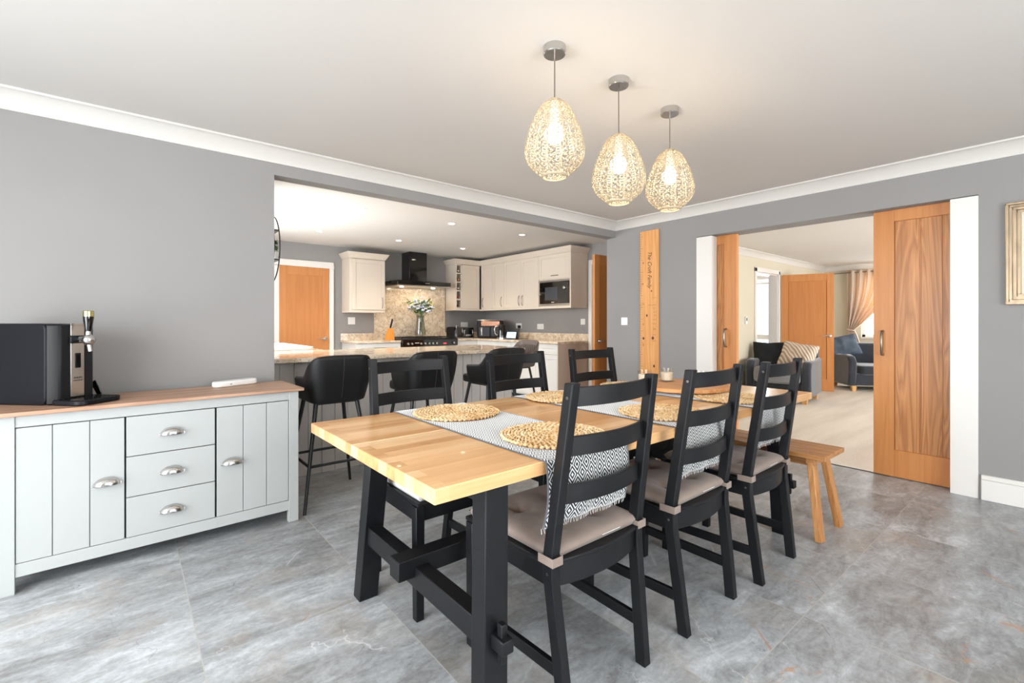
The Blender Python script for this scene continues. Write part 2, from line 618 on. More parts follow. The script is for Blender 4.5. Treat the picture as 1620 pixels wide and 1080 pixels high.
def table_mat():
    """staves of pale birch running along x"""
    g = NT('staved_birch_top', 0.28, 0.5)
    tc = g.n('ShaderNodeTexCoord')
    br = g.n('ShaderNodeTexBrick')
    br.offset = 0.37
    br.inputs['Color1'].default_value = (0, 0, 0, 1)
    br.inputs['Color2'].default_value = (1, 1, 1, 1)
    br.inputs['Scale'].default_value = 1.0
    br.inputs['Mortar Size'].default_value = 0.0004
    br.inputs['Brick Width'].default_value = 0.62
    br.inputs['Row Height'].default_value = 0.056
    br.inputs['Bias'].default_value = 0.0
    br.inputs['Mortar'].default_value = (0.3, 0.3, 0.3, 1)
    g.l(tc.outputs['Object'], br.inputs['Vector'])
    ad = g.n('ShaderNodeVectorMath', operation='ADD')
    sc = g.n('ShaderNodeVectorMath', operation='SCALE'); sc.inputs['Scale'].default_value = 9.0
    g.l(br.outputs['Color'], sc.inputs[0]); g.l(tc.outputs['Object'], ad.inputs[0]); g.l(sc.outputs[0], ad.inputs[1])
    mp = g.n('ShaderNodeMapping'); mp.inputs['Scale'].default_value = (0.10, 1, 1)
    g.l(ad.outputs[0], mp.inputs[0])
    n1 = g.noise(mp.outputs[0], 16, 4, 0.55, 0.8)
    mp2 = g.n('ShaderNodeMapping'); mp2.inputs['Scale'].default_value = (0.03, 1, 1)
    g.l(ad.outputs[0], mp2.inputs[0])
    n2 = g.noise(mp2.outputs[0], 130, 4, 0.6)
    f = g.math('ADD', g.math('MULTIPLY', br.outputs['Color'], 0.34), g.math('ADD', g.math('MULTIPLY', n1, 0.42), g.math('MULTIPLY', n2, 0.24)))
    c = g.ramp(f, [(0.26, srgb(240, 203, 156)), (0.46, srgb(229, 181, 127)), (0.64, srgb(208, 154, 98)), (0.84, srgb(168, 112, 64))])
    vo = g.n('ShaderNodeTexVoronoi'); vo.inputs['Scale'].default_value = 3.2
    mp3 = g.n('ShaderNodeMapping'); mp3.inputs['Scale'].default_value = (0.55, 1, 1)
    g.l(tc.outputs['Object'], mp3.inputs[0]); g.l(mp3.outputs[0], vo.inputs['Vector'])
    c = g.mix(g.ramp(vo.outputs['Distance'], [(0.02, (0.75, 0.75, 0.75)), (0.07, (0, 0, 0))]), c, srgb(138, 84, 46))
    g.col(c)
    g.b.inputs['Coat Weight'].default_value = 0.15
    return g.m


def runner_mat(horizontal=True):
    """concentric woven diamonds; u,v from UV map (metres)"""
    g = NT('woven_diamond_cotton', 0.9, 0.15)
    uv = g.n('ShaderNodeUVMap')
    sep = g.n('ShaderNodeSeparateXYZ')
    g.l(uv.outputs[0], sep.inputs[0])
    P = 0.043
    a = g.math('ABSOLUTE', g.math('SUBTRACT', g.math('FRACT', g.math('DIVIDE', sep.outputs['X'], P)), 0.5))
    b = g.math('ABSOLUTE', g.math('SUBTRACT', g.math('FRACT', g.math('DIVIDE', sep.outputs['Y'], P * 1.25)), 0.5))
    d = g.math('ADD', a, b)
    s_ = g.math('SINE', g.math('MULTIPLY', d, 2 * PI * 4.0))
    m = g.math('GREATER_THAN', s_, 0.15)
    c = g.mix(m, srgb(34, 37, 42), srgb(220, 222, 222))
    g.b.inputs['Sheen Weight'].default_value = 0.9
    g.b.inputs['Sheen Roughness'].default_value = 0.35
    edge = g.math('GREATER_THAN', g.math('ABSOLUTE', g.math('SUBTRACT', sep.outputs['X'], 0.195)), 0.189)
    c = g.mix(edge, c, srgb(92, 94, 100))
    g.col(c)
    n = g.noise(g.coord('Object'), 600, 2)
    g.bump(n, 0.4, 0.001)
    return g.m


def straw_mat():
    g = NT('braided_seagrass', 0.75, 0.3)
    v = g.coord('Object')
    n = g.noise(v, 55, 4, 0.7)
    n2 = g.noise(v, 9, 2)
    c = g.ramp(g.math('ADD', g.math('MULTIPLY', n, 0.65), g.math('MULTIPLY', n2, 0.35)),
               [(0.34, srgb(168, 118, 70)), (0.44, srgb(218, 178, 126)), (0.60, srgb(242, 218, 178))])
    g.col(c)
    return g.m


def knit_mat():
    g = NT('grey_ribbed_knit', 0.95, 0.1)
    v = g.coord('Object')
    wv = g.n('ShaderNodeTexWave', bands_direction='Z')
    wv.inputs['Scale'].default_value = 22
    wv.inputs['Distortion'].default_value = 1.2
    g.l(v, wv.inputs['Vector'])
    c = g.ramp(wv.outputs['Fac'], [(0.0, srgb(120, 124, 130)), (1.0, srgb(166, 168, 170))])
    g.col(c)
    g.bump(wv.outputs['Fac'], 0.6, 0.01)
    return g.m


def rib_mat():
    g = NT('beige_ribbed_cushion_cloth', 0.95, 0.1)
    wv = g.n('ShaderNodeTexWave', bands_direction='DIAGONAL')
    wv.inputs['Scale'].default_value = 10
    wv.inputs['Distortion'].default_value = 1.5
    g.l(g.coord('Object'), wv.inputs['Vector'])
    c = g.ramp(wv.outputs['Fac'], [(0.0, srgb(178, 154, 132)), (1.0, srgb(236, 222, 208))])
    g.col(c)
    g.bump(wv.outputs['Fac'], 0.6, 0.01)
    return g.m


def curtain_mat():
    g = NT('peach_curtain_cloth', 0.6, 0.3)
    g.b.inputs['Base Color'].default_value = srgb(228, 216, 202)
    t = g.n('ShaderNodeBsdfTranslucent')
    t.inputs[0].default_value = srgb(248, 216, 182)
    mx = g.n('ShaderNodeMixShader')
    mx.inputs[0].default_value = 0.30
    g.l(g.b.outputs[0], mx.inputs[1])
    g.l(t.outputs[0], mx.inputs[2])
    g.l(mx.outputs[0], g.nt.nodes['Material Output'].inputs[0])
    return g.m


FLOOR = floor_mat()
CARPET = carpet_mat()
GRANITE = granite_mat()
TABLE = table_mat()
RUNNER = runner_mat()
STRAW = straw_mat()
KNIT = knit_mat()
RIBC = rib_mat()
CURT = curtain_mat()


# ------------------------------------------------------------------ structure
def struct(name, mb, m, label, cat, parent=None, **k):
    o = mb.build(name, m, parent, **k)
    if not parent:
        tag(o, label, cat, kind='structure')
    return o


CZ = 2.30
XB, YL = 4.32, 3.38      # back wall face, left wall face
XF, YR = -1.9, -2.2      # wall behind camera, wall to the right
XK, YK = 5.14, 7.0       # kitchen right and far walls
KX0 = 0.75               # kitchen left wall face
LX, LY = 11.15, 3.35     # lounge far wall, lounge left wall

struct('floor', MB().box(-2.1, 5.30, -2.4, 7.15, -0.10, 0.0).build and MB().box(-2.1, 4.44, -2.4, 3.5, -0.1, 0).box(0.6, 5.30, 3.5, 7.15, -0.1, 0), FLOOR,
       'large grey stone effect floor tiles running through dining room and kitchen', 'floor', angle=0)
struct('floor', MB().box(4.44, 11.35, -2.45, 3.5, -0.1, 0.004), CARPET, 'beige carpet in the lounge beyond the sliding doors', 'floor', angle=0)
struct('floor', MB().box(5.30, 11.35, 3.5, 5.6, -0.1, 0.002), CARPET, 'pale carpet in the hallway behind the lounge door', 'floor', angle=0)
struct('ceiling', MB().box(-2.1, 4.54, -2.4, YL + 0.12, CZ, CZ + 0.1), CEIL, 'plain white ceiling over the dining table', 'ceiling', angle=0)
struct('ceiling', MB().box(0.6, 5.30, YL + 0.12, 7.15, CZ - 0.01, CZ + 0.09), CEILK, 'white kitchen ceiling with round downlights', 'ceiling', angle=0)
struct('ceiling', MB().box(4.54, 11.35, -2.45, 3.5, CZ + 0.01, CZ + 0.1), CEILK, 'white lounge ceiling beyond the sliding doors', 'ceiling', angle=0)
struct('ceiling', MB().box(5.30, 11.35, 3.5, 5.6, CZ, CZ + 0.1), CEIL, 'white hallway ceiling behind the lounge door', 'ceiling', angle=0)

# left wall with header over the kitchen opening
HZ = 2.132
struct('wall_left', MB().box(-2.1, KX0, YL, YL + 0.12, 0, CZ).box(KX0, XB, YL, YL + 0.12, HZ, CZ), WALL,
       'grey wall behind the sideboard with the wide kitchen opening', 'wall', angle=0)
# back wall: solid part, pocket skins beside the opening, header
JL, JR = 2.388, 0.417
wb = MB()
wb.box(XB, XB + 0.22, JL, YL + 0.12, 0, CZ)
wb.box(XB, XB + 0.22, JR, JL, 1.998, CZ)
wb.box(XB, XB + 0.085, -2.4, JR, 0, CZ)
wb.box(XB + 0.16, XB + 0.22, -2.4, JR, 0, 1.998)
wb.box(XB + 0.085, XB + 0.22, -2.4, JR, 1.998, CZ)
struct('wall_back', wb, WALL, 'grey wall around the wide opening to the lounge', 'wall', angle=0)
# wall behind the camera (patio door) and wall on the right (window)
struct('wall_front', MB().box(-2.1, XF, -2.4, -0.6, 0, CZ).box(-2.1, XF, 2.5, YL, 0, CZ).box(-2.1, XF, -0.6, 2.5, 2.12, CZ), WALL,
       'grey wall with the patio doors behind the camera', 'wall', angle=0)
struct('wall_right', MB().box(XF, -0.1, YR - 0.2, YR, 0, CZ).box(2.8, XB, YR - 0.2, YR, 0, CZ).box(-0.1, 2.8, YR - 0.2, YR, 2.15, CZ).box(-0.1, 2.8, YR - 0.2, YR, 0, 0.3), WALL,
       'grey wall with the wide window to the right of the camera', 'wall', angle=0)
# kitchen walls
struct('wall_kitchen_left', MB().box(0.6, KX0, YL + 0.12, 4.3, 0, CZ - 0.01).box(0.6, KX0, 6.1, YK, 0, CZ - 0.01).box(0.6, KX0, 4.3, 6.1, 0, 1.0).box(0.6, KX0, 4.3, 6.1, 2.05, CZ - 0.01), WALL,
       'grey kitchen wall with the window', 'wall', angle=0)
struct('wall_kitchen_far', MB().box(0.6, XK + 0.16, YK, YK + 0.15, 0, CZ - 0.01), WALL, 'grey far kitchen wall behind the cooker', 'wall', angle=0)
struct('wall_kitchen_right', MB().box(XK, XK + 0.16, 4.42, YK, 0, CZ - 0.01).box(XK, XK + 0.16, 3.5, 3.78, 0, CZ - 0.01).box(XK, XK + 0.16, 3.78, 4.42, 2.0, CZ - 0.01), WALL,
       'grey kitchen wall behind the microwave run', 'wall', angle=0)
# lounge walls
DX0, DX1 = 7.93, 8.80
struct('wall_lounge_left', MB().box(XB + 0.22, DX0, LY, 3.5, 0, CZ).box(DX1, LX, LY, 3.5, 0, CZ).box(DX0, DX1, LY, 3.5, 2.0, CZ), CREAM,
       'cream lounge wall with the white door frame', 'wall', angle=0)
struct('wall_lounge_far', MB().box(LX, LX + 0.2, -2.45, 1.4, 0, CZ).box(LX, LX + 0.2, 2.72, 3.5, 0, CZ).box(LX, LX + 0.2, 1.4, 2.72, 0, 0.88).box(LX, LX + 0.2, 1.4, 2.72, 2.1, CZ), CREAM,
       'cream lounge wall with the curtained window', 'wall', angle=0)
struct('wall_lounge_right', MB().box(4.54, 5.5, -2.45, -2.25, 0, CZ).box(8.9, LX, -2.45, -2.25, 0, CZ).box(5.5, 8.9, -2.45, -2.25, 0, 0.45).box(5.5, 8.9, -2.45, -2.25, 2.15, CZ), CREAM,
       'cream lounge wall with the unseen window added for light', 'wall', angle=0)
struct('wall_hall_far', MB().box(5.30, 11.35, 5.45, 5.6, 0, CZ), WHITE, 'white long hallway wall', 'wall', angle=0)
struct('wall_hall_end', MB().box(11.2, 11.35, 3.5, 4.36, 0, CZ).box(11.2, 11.35, 5.3, 5.45, 0, CZ).box(11.2, 11.35, 4.36, 5.3, 0, 0.15).box(11.2, 11.35, 4.36, 5.3, 2.2, CZ), WHITE,
       'white wall at the hallway end with the bright window', 'wall', angle=0)


def window(n, axis, a0, a1, z0, z1, pos, bars, label, fm=WHITE):
    """frame + glass in a wall opening; axis = direction the window runs along"""
    def B(mb, u0, u1, d0, d1, zz0, zz1):
        if axis == 'y': mb.box(pos + d0, pos + d1, u0, u1, zz0, zz1)
        else: mb.box(u0, u1, pos + d0, pos + d1, zz0, zz1)
    f = MB()
    t = 0.05
    B(f, a0, a0 + t, -0.03, 0.03, z0, z1); B(f, a1 - t, a1, -0.03, 0.03, z0, z1)
    B(f, a0, a1, -0.03, 0.03, z0, z0 + t); B(f, a0, a1, -0.03, 0.03, z1 - t, z1)
    for b in bars: B(f, b - 0.03, b + 0.03, -0.025, 0.025, z0, z1)
    o = struct('window_%d' % n, f, fm, label, 'window', angle=0)
    g = MB()
    B(g, a0 + t, a1 - t, -0.004, 0.004, z0 + t, z1 - t)
    g.build('glass_pane', PANE, o, angle=0)
    return o


window(1, 'y', -0.6, 2.5, 0.0, 2.12, -1.95, [0.95], 'white patio doors behind the camera')
window(2, 'x', -0.1, 2.8, 0.3, 2.15, YR - 0.08, [0.9, 1.85], 'white casement window to the right of the camera')
window(3, 'y', 4.3, 6.1, 1.0, 2.05, 0.68, [5.2], 'white kitchen window above the left counter')
window(4, 'x', 5.5, 8.9, 0.45, 2.15, -2.33, [6.6, 7.8], 'white unseen lounge window added for light')  # out of view, added to brighten the lounge
window(5, 'y', 1.4, 2.72, 0.88, 2.1, LX + 0.1, [2.05], 'white window behind the peach curtain')
w6 = window(6, 'y', 4.36, 5.3, 0.15, 2.2, 11.25, [], 'bright hallway window seen through the white door frame')
MB().box(11.22, 11.28, 4.41, 5.25, 0.78, 0.90).box(11.22, 11.28, 4.41, 5.25, 2.04, 2.09).build('glazing_bar', WHITE, w6, angle=0)

# coving (one run per wall, mitred)
PROF = [(0.0, -0.092), (0.010, -0.092), (0.012, -0.080), (0.022, -0.060), (0.040, -0.038), (0.062, -0.020), (0.080, -0.012), (0.092, -0.012), (0.092, 0.0), (0.0, 0.0)]


def coving(n, p0, p1, inward, m0, m1, z, label, mt=COVE, parent=None):
    """run p0->p1 along wall face; inward normal; m0/m1 mitre factor at each end"""
    a, b = Vector(p0 + (0,)), Vector(p1 + (0,))
    t = (b - a).normalized()
    nrm = Vector(inward + (0,))
    vs = []
    for P, mm, sg in ((a, m0, 1), (b, m1, -1)):
        for d, h in PROF:
            q = P + nrm * d + t * (sg * mm * d)
            vs.append((q.x, q.y, z + h))
    k = len(PROF)
    fs = [tuple(range(k)), tuple(range(k, 2 * k))[::-1]]
    for i in range(k):
        j = (i + 1) % k
        fs.append((i, j, k + j, k + i))
    mb = MB()
    mb.add(vs, fs)
    return struct('trim_%d' % n, mb, mt, label, 'coving', angle=30)


coving(1, (XF, YL), (XB, YL), (0, -1), 1, 1, CZ, 'white coving above the sideboard wall and kitchen opening')
coving(2, (XB, YR), (XB, YL), (-1, 0), 1, 1, CZ, 'white coving above the lounge opening wall')
coving(3, (XF, YR), (XB, YR), (0, 1), 1, 1, CZ, 'white coving above the window wall on the right')
coving(4, (XF, YR), (XF, YL), (1, 0), 1, 1, CZ, 'white coving above the patio doors')
coving(5, (XB + 0.22, LY), (LX, LY), (0, -1), 1, 1, CZ + 0.01, 'white coving along the cream lounge wall')
coving(6, (LX, -2.25), (LX, LY), (-1, 0), 1, 1, CZ + 0.01, 'white coving above the lounge curtain')


def skirting(side, x0, x1, y0, y1, label):
    z = 0.163
    mb = MB().box(x0, x1, y0, y1, 0, z - 0.03)
    dx, dy = (x1 - x0), (y1 - y0)
    if abs(dx) < abs(dy): mb.box(x0 + 0.006, x1, y0, y1, z - 0.03, z)
    else: mb.box(x0, x1, y0 + 0.006, y1, z - 0.03, z)
    return struct('baseboard_' + side, mb, WHITE, label, 'skirting board', bevel=0.004)


skirting('back', XB - 0.024, XB, YR, 0.404, 'white skirting board under the picture frame')
skirting('back_left', XB - 0.024, XB, JL + 0.002, YL + 0.12, 'white skirting board below the growth chart')
skirting('left', XF, KX0, YL - 0.022, YL, 'white skirting board behind the sideboard')

# white jamb boards and sliding oak leaves
jb = MB().box(XB - 0.004, XB + 0.10, 2.233, JL, 0, 1.992)
struct('trim_7', jb, WHITE, 'white boxed jamb left of the lounge opening', 'door jamb', bevel=0.002)
jb = MB().box(XB - 0.004, XB + 0.085, 0.4175, 0.555, 0, 1.992)
struct('trim_8', jb, WHITE, 'white boxed jamb right of the sliding oak door', 'door jamb', bevel=0.002)
struct('trim_9', MB().box(XB + 0.12, XB + 0.125, 0.6, 2.2, 0.0, 0.006), STEEL, 'thin metal carpet bar under the sliding doors', 'threshold', angle=0)


def door_leaf(mb, w, h, t, st=0.105, top=0.11, bot=0.21, rec=0.008, grooves=()):
    """flat oak door: local x 0..w, y 0..t (front y=0), z 0..h; returns frame and panel builders"""
    f = mb
    f.box(0, st, 0, t, 0, h); f.box(w - st, w, 0, t, 0, h)
    f.box(st, w - st, 0, t, 0, bot); f.box(st, w - st, 0, t, h - top, h)
    p = MB()
    xs = [st] + list(grooves) + [w - st]
    for i in range(len(xs) - 1):
        p.box(xs[i] + 0.004, xs[i + 1] - 0.004, rec + 0.001, t - rec - 0.002, bot, h - top)
    p.box(st, w - st, rec + 0.006, t - rec - 0.006, bot, h - top)
    return f, p


def make_door(n, label, loc, rz, w, h, t=0.04, grooves=(), pull=None, lever=None, st=0.105, pm=None, **kw):
    root = bpy.data.objects.new('door_%d' % n, None)
    COL.objects.link(root)
    root.location = loc
    root.rotation_euler = (0, 0, rz)
    tag(root, label, 'door', kind='structure')
    f, p = door_leaf(MB(), w, h, t, st=st, grooves=grooves, **kw)
    f.build('door_frame', OAK, root, bevel=0.002)
    p.build('door_panel', pm or (OAKP if pull else OAKQ), root, bevel=0.002)
    if pull:
        x, z0, z1 = pull
        pts = [(x, 0, z0), (x, -0.028, z0 + 0.004), (x, -0.042, z0 + 0.022), (x, -0.042, z1 - 0.022), (x, -0.028, z1 - 0.004), (x, 0, z1)]
        MB().tube(pts, 0.009, 12).build('pull_handle', SATIN, root)
    if lever:
        x, z, d = lever
        for sg, y0 in ((-1, 0), (1, t)):
            mb = MB()
            mb.M = Matrix.Translation((x, y0, z)) @ Matrix.Rotation(PI / 2 * (1 if sg < 0 else -1), 4, 'X')
            mb.lathe([(0.0255, 0), (0.0255, 0.007), (0.012, 0.012), (0.009, 0.03)], 20)
            mb.M = Matrix.Identity(4)
            yy = y0 + sg * 0.045
            mb.tube([(x, y0 + sg * 0.02, z), (x, yy, z), (x + d * 0.02, yy + sg * 0.004, z + 0.002), (x + d * 0.06, yy, z + 0.004), (x + d * 0.115, yy - sg * 0.004, z - 0.002)],
                    [0.009, 0.009, 0.0095, 0.008, 0.0075], 12)
            mb.build('door_lever', CHROME, root)
    return root


# sliding leaves: front face looks to -x.  local x runs to -y (rot -90)
make_door(1, 'sliding oak door with boarded panel standing half open at the right of the lounge opening', (XB + 0.095, 0.999, 0.008), -PI / 2, 0.84, 1.988, 0.045,
          grooves=(0.273, 0.396, 0.552, 0.69), pull=(0.058, 0.905, 1.085), st=0.125, top=0.085, bot=0.20)
make_door(2, 'sliding oak door mostly hidden behind the left white jamb', (XB + 0.103, 2.39 + 0.42, 0.008), -PI / 2, 0.765, 1.988, 0.045,
          grooves=(0.26, 0.38, 0.5), pull=(0.765 - 0.10, 0.92, 1.09), st=0.12, top=0.085, bot=0.20)
# kitchen far door
make_door(3, 'closed oak door in the far kitchen wall', (1.61, YK - 0.02, 0.005), 0, 0.675, 1.95, 0.015, lever=(0.618, 0.925, -1), st=0.095, top=0.12, bot=0.2)
struct('trim_10', MB().box(1.586 - 0.05, 1.61, YK - 0.03, YK, 0, 1.955).box(1.536, 2.35, YK - 0.03, YK, 1.957, 2.045).box(2.287, 2.35, YK - 0.03, YK, 0, 1.957), WHITE,
       'white architrave around the far kitchen door', 'architrave', bevel=0.006)
# kitchen right door, open at a right angle
make_door(4, 'oak door standing open beside the microwave cabinet run', (4.405, 3.755, 0.005), 0, 0.735, 1.99, 0.038, lever=(0.06, 0.93, 1), st=0.10, top=0.12, bot=0.2)
struct('trim_11', MB().box(XK - 0.02, XK, 4.42, 4.485, 0, 2.0).box(XK - 0.02, XK, 3.80, 4.485, 2.0, 2.06).box(XK, XK + 0.16, 4.415, 4.42, 0, 2.0), WHITE,
       'white architrave around the kitchen side door', 'architrave', bevel=0.004)
# lounge oak door, ajar
ang = math.atan2(2.60 - 3.30, 9.14 - 8.86)
make_door(5, 'oak door standing ajar in the lounge', (8.86, 3.31, 0.01), ang, 0.76, 1.985, 0.04, lever=(0.70, 0.93, -1), st=0.10, top=0.12, bot=0.2)
tr = MB()
for x0, x1 in ((DX0 - 0.07, DX0), (DX1, DX1 + 0.055)):
    tr.box(x0, x1, LY - 0.02, LY, 0, 2.06)
tr.box(DX0 - 0.07, DX1 + 0.055, LY - 0.02, LY, 2.0, 2.07)
tr.box(DX0, DX0 + 0.02, LY, 3.5, 0, 2.0); tr.box(DX1 - 0.02, DX1, LY, 3.5, 0, 2.0); tr.box(DX0, DX1, LY, 3.5, 1.98, 2.0)
struct('trim_12', tr, WHITE, 'white door frame in the cream lounge wall', 'door frame', bevel=0.003)
struct('trim_13', MB().box(LX - 0.02, LX + 0.05, 1.4, 2.72, 0.85, 0.885), WHITE, 'white window sill behind the curtain', 'sill', bevel=0.003)
struct('baseboard_lounge', MB().box(XB + 0.22, DX0 - 0.07, LY - 0.02, LY, 0, 0.14).box(DX1 + 0.055, LX, LY - 0.02, LY, 0, 0.14), WHITE, 'white skirting along the cream lounge wall', 'skirting board', bevel=0.003)
struct('baseboard_lounge_far', MB().box(LX - 0.02, LX, -2.25, LY, 0, 0.14), WHITE, 'white skirting under the lounge window', 'skirting board', bevel=0.003)

# ------------------------------------------------------------------ sideboard
sb = thing('sideboard', 'pale grey sideboard with wooden top, two boarded doors and three drawers', 'sideboard', (0.177, 2.885, 0), math.radians(2.0))


def L(x): return x - 0.177


SBD = 0.42
b = MB().box(L(-0.485), L(0.80), -0.025, SBD, 0.757, 0.775)
b.build('top', SBTOP, sb, bevel=0.004)
b = MB()
for x, x1 in ((-0.465, -0.368), (0.723, 0.775)):
    b.box(L(x), L(x1), 0, 0.04, 0, 0.757)
    b.box(L(x), L(x1), SBD - 0.06, SBD - 0.01, 0, 0.757)
b.box(L(-0.460), L(-0.445), 0.03, SBD - 0.02, 0.07, 0.757)
b.box(L(0.758), L(0.772), 0.03, SBD - 0.02, 0.07, 0.757)
b.box(L(-0.368), L(0.723), 0.004, 0.03, 0.707, 0.757)
b.box(L(-0.368), L(0.723), 0.004, 0.03, 0.07, 0.126)
b.build('carcass', SIDEB, sb, bevel=0.0015)
MB().box(L(-0.368), L(0.723), 0.024, SBD - 0.03, 0.075, 0.755).build('gap_shade_block', GAP, sb, angle=0)  # dark block behind the fronts, gap and groove shade put into its colour


def cup_pull(par, x, z, w=0.096, m=CHROME):
    """half dome cup pull, opening downwards, on plane y=0 (front towards -y)"""
    mb = MB()

    def fn(u, v):
        a = u * PI
        e = v * PI / 2
        return (x + w / 2 * math.cos(a) * math.cos(e) ** 0.8, -0.030 * math.sin(e) - 0.0015, z - 0.006 + 0.036 * math.sin(a) * math.cos(e) ** 0.8 + 0.004 * math.sin(e) * (1 - math.sin(a)) * 0)
    mb.grid(fn, 20, 9)
    mb.box(x - w / 2 - 0.005, x - w / 2 + 0.004, -0.002, 0, z - 0.009, z + 0.003)
    mb.box(x + w / 2 - 0.004, x + w / 2 + 0.005, -0.002, 0, z - 0.009, z + 0.003)
    return mb.build('cup_handle', m, par, solid=0.0015, angle=60)


def boards(par, name, x0, x1, cuts, hx, hz):
    mb = MB()
    xs = [x0] + cuts + [x1]
    for i in range(len(xs) - 1):
        mb.box(L(xs[i]) + 0.0013, L(xs[i + 1]) - 0.0013, 0.004, 0.022, 0.129, 0.703)
    d = mb.build(name, SIDEB, par, bevel=0.0012)
    cup_pull(d, L(hx), hz)
    return d


boards(sb, 'door', -0.367, -0.009, [-0.254, -0.132], -0.073, 0.405)
boards(sb, 'door', 0.365, 0.721, [0.489, 0.605], 0.436, 0.402)
for z0, z1 in ((0.129, 0.317), (0.321, 0.511), (0.515, 0.703)):
    d = MB().box(L(-0.003), L(0.357), 0.004, 0.022, z0, z1).build('drawer', SIDEB, sb, bevel=0.0015)
    cup_pull(d, L(0.173), (z0 + z1) / 2 - 0.006)

# beer dispenser
bd = thing('beer_dispenser', 'black countertop beer dispenser with silver front strip and tap', 'drink dispenser', (-0.205, 3.055, 0.775), math.radians(-46))
prof = []
HW = 0.107


def rr(x0, x1, y0, y1, r, n=5):
    o = []
    for cx, cy, a0 in ((x1 - r, y1 - r, 0), (x0 + r, y1 - r, PI / 2), (x0 + r, y0 + r, PI), (x1 - r, y0 + r, 1.5 * PI)):
        for i in range(n + 1):
            a = a0 + PI / 2 * i / n
            o.append((cx + r * math.cos(a), cy + r * math.sin(a)))
    return o


MB().prism(rr(-0.335, -0.008, 0.0, 0.375, 0.03), -HW, HW, 'y').build('side_body', BLKPL, bd, bevel=0.006)
fr = MB()
poly = [(-0.015, -HW + 0.004), (0.0, -HW + 0.008), (0.03, -0.075), (0.036, -0.03), (0.036, 0.03), (0.03, 0.075), (0.0, HW - 0.008), (-0.015, HW - 0.004)]
fr.prism(poly, 0.0, 0.372, 'z')
fr.build('front_body', mat('black_soft_plastic', srgb(20, 20, 23), 0.45, spec=0.3), bd, bevel=0.008)
strip = MB().box(0.0355, 0.040, -0.036, 0.026, 0.03, 0.365).box(-0.04, 0.040, -0.036, 0.026, 0.365, 0.376).build('silver_strip', CHROME, bd, bevel=0.002)
MB().box(0.0402, 0.0412, -0.016, 0.008, 0.165, 0.235).build('display_slot', BLKGL, bd, bevel=0.0004)
Mt = Matrix.Translation((0.0402, -0.004, 0.118)) @ Matrix.Rotation(PI / 2, 4, 'Z') @ Matrix.Rotation(PI / 2, 4, 'X')
text_mesh('maker_lettering', 'PHILIPS', GAP, strip, Mt, 0.012, depth=0.0002)
Mt = Matrix.Translation((0.0402, -0.004, 0.106)) @ Matrix.Rotation(PI / 2, 4, 'Z') @ Matrix.Rotation(PI / 2, 4, 'X')
text_mesh('maker_lettering', 'PerfectDraft', GAP, strip, Mt, 0.0085, depth=0.0002)
MB().box(0.036, 0.048, -0.042, 0.03, 0.282, 0.318).build('tap_socket', BLKPL, bd, bevel=0.004)
tap = MB().tube([(0.04, -0.004, 0.30), (0.085, -0.004, 0.30)], 0.014, 16).ball((0.097, -0.004, 0.298), 0.026, 24, 14)
tap.tube([(0.095, -0.004, 0.29), (0.102, -0.004, 0.262), (0.105, -0.004, 0.243)], [0.011, 0.009, 0.008], 14)
tap.tube([(0.095, -0.004, 0.31), (0.095, -0.004, 0.345)], [0.012, 0.009], 14)
tap = tap.build('tap', CHROME, bd)
MB().lathe([(0.011, 0.338), (0.014, 0.35), (0.021, 0.405), (0.021, 0.408)], 20, (0.095, -0.004, 0)).build('tap_handle', BLKGL, tap)
MB().lathe([(0.0215, 0.408), (0.0215, 0.432), (0.018, 0.436)], 20, (0.095, -0.004, 0)).build('handle_cap', mat('pale_gold_metal', srgb(206, 196, 140), 0.25, metal=1), tap)
tray = MB().prism(rr(0.0, 0.172, -0.105, 0.105, 0.04), 0.001, 0.024, 'z').build('drip_tray', BLKPL, bd, bevel=0.005)
gr = MB()
for i in range(9):
    gr.box(0.045, 0.160, -0.09 + i * 0.0205, -0.083 + i * 0.0205, 0.0235, 0.0262)
gr.build('tray_grille', BLKGL, tray, angle=0)
MB().bar((0.03, 0.112, 0.02), (-0.012, 0.112, 0.085), 0.006, 0.03, (0, 1, 0)).build('side_flap', BLKGL, bd, bevel=0.003)

# router
rt = thing('wifi_box', 'slim white rounded plastic router lying on the wooden sideboard top', 'router', (0.505, 3.25, 0.7755), math.radians(22))
MB().prism(rr(-0.13, 0.13, -0.036, 0.036, 0.034), 0.0, 0.034, 'z').build('case', WPLAST, rt, bevel=0.010, seg=4)
MB().box(-0.05, -0.04, -0.0368, -0.0355, 0.013, 0.017).build('indicator_light', GAP, rt, angle=0)

# ------------------------------------------------------------------ dining table
TX0, TX1, TY0, TY1, TZ = 0.585, 3.150, 1.010, 2.012, 0.74
TCX, TCY = (TX0 + TX1) / 2, (TY0 + TY1) / 2
tb = thing('dining_table', 'long dining table with pale staved wood top and black trestle legs', 'table', (TCX, TCY, 0))


def T(x, y): return (x - TCX, y - TCY)


# two boards, far right end with the natural wavy edge
SPLIT = 1.56
for y0, y1 in ((TY0, SPLIT - 0.0008), (SPLIT + 0.0008, TY1)):
    MB().box(TX0 - TCX, TX1 - TCX, y0 - TCY, y1 - TCY, 0.70, 0.74).build('tabletop', TABLE, tb, bevel=0.0025)


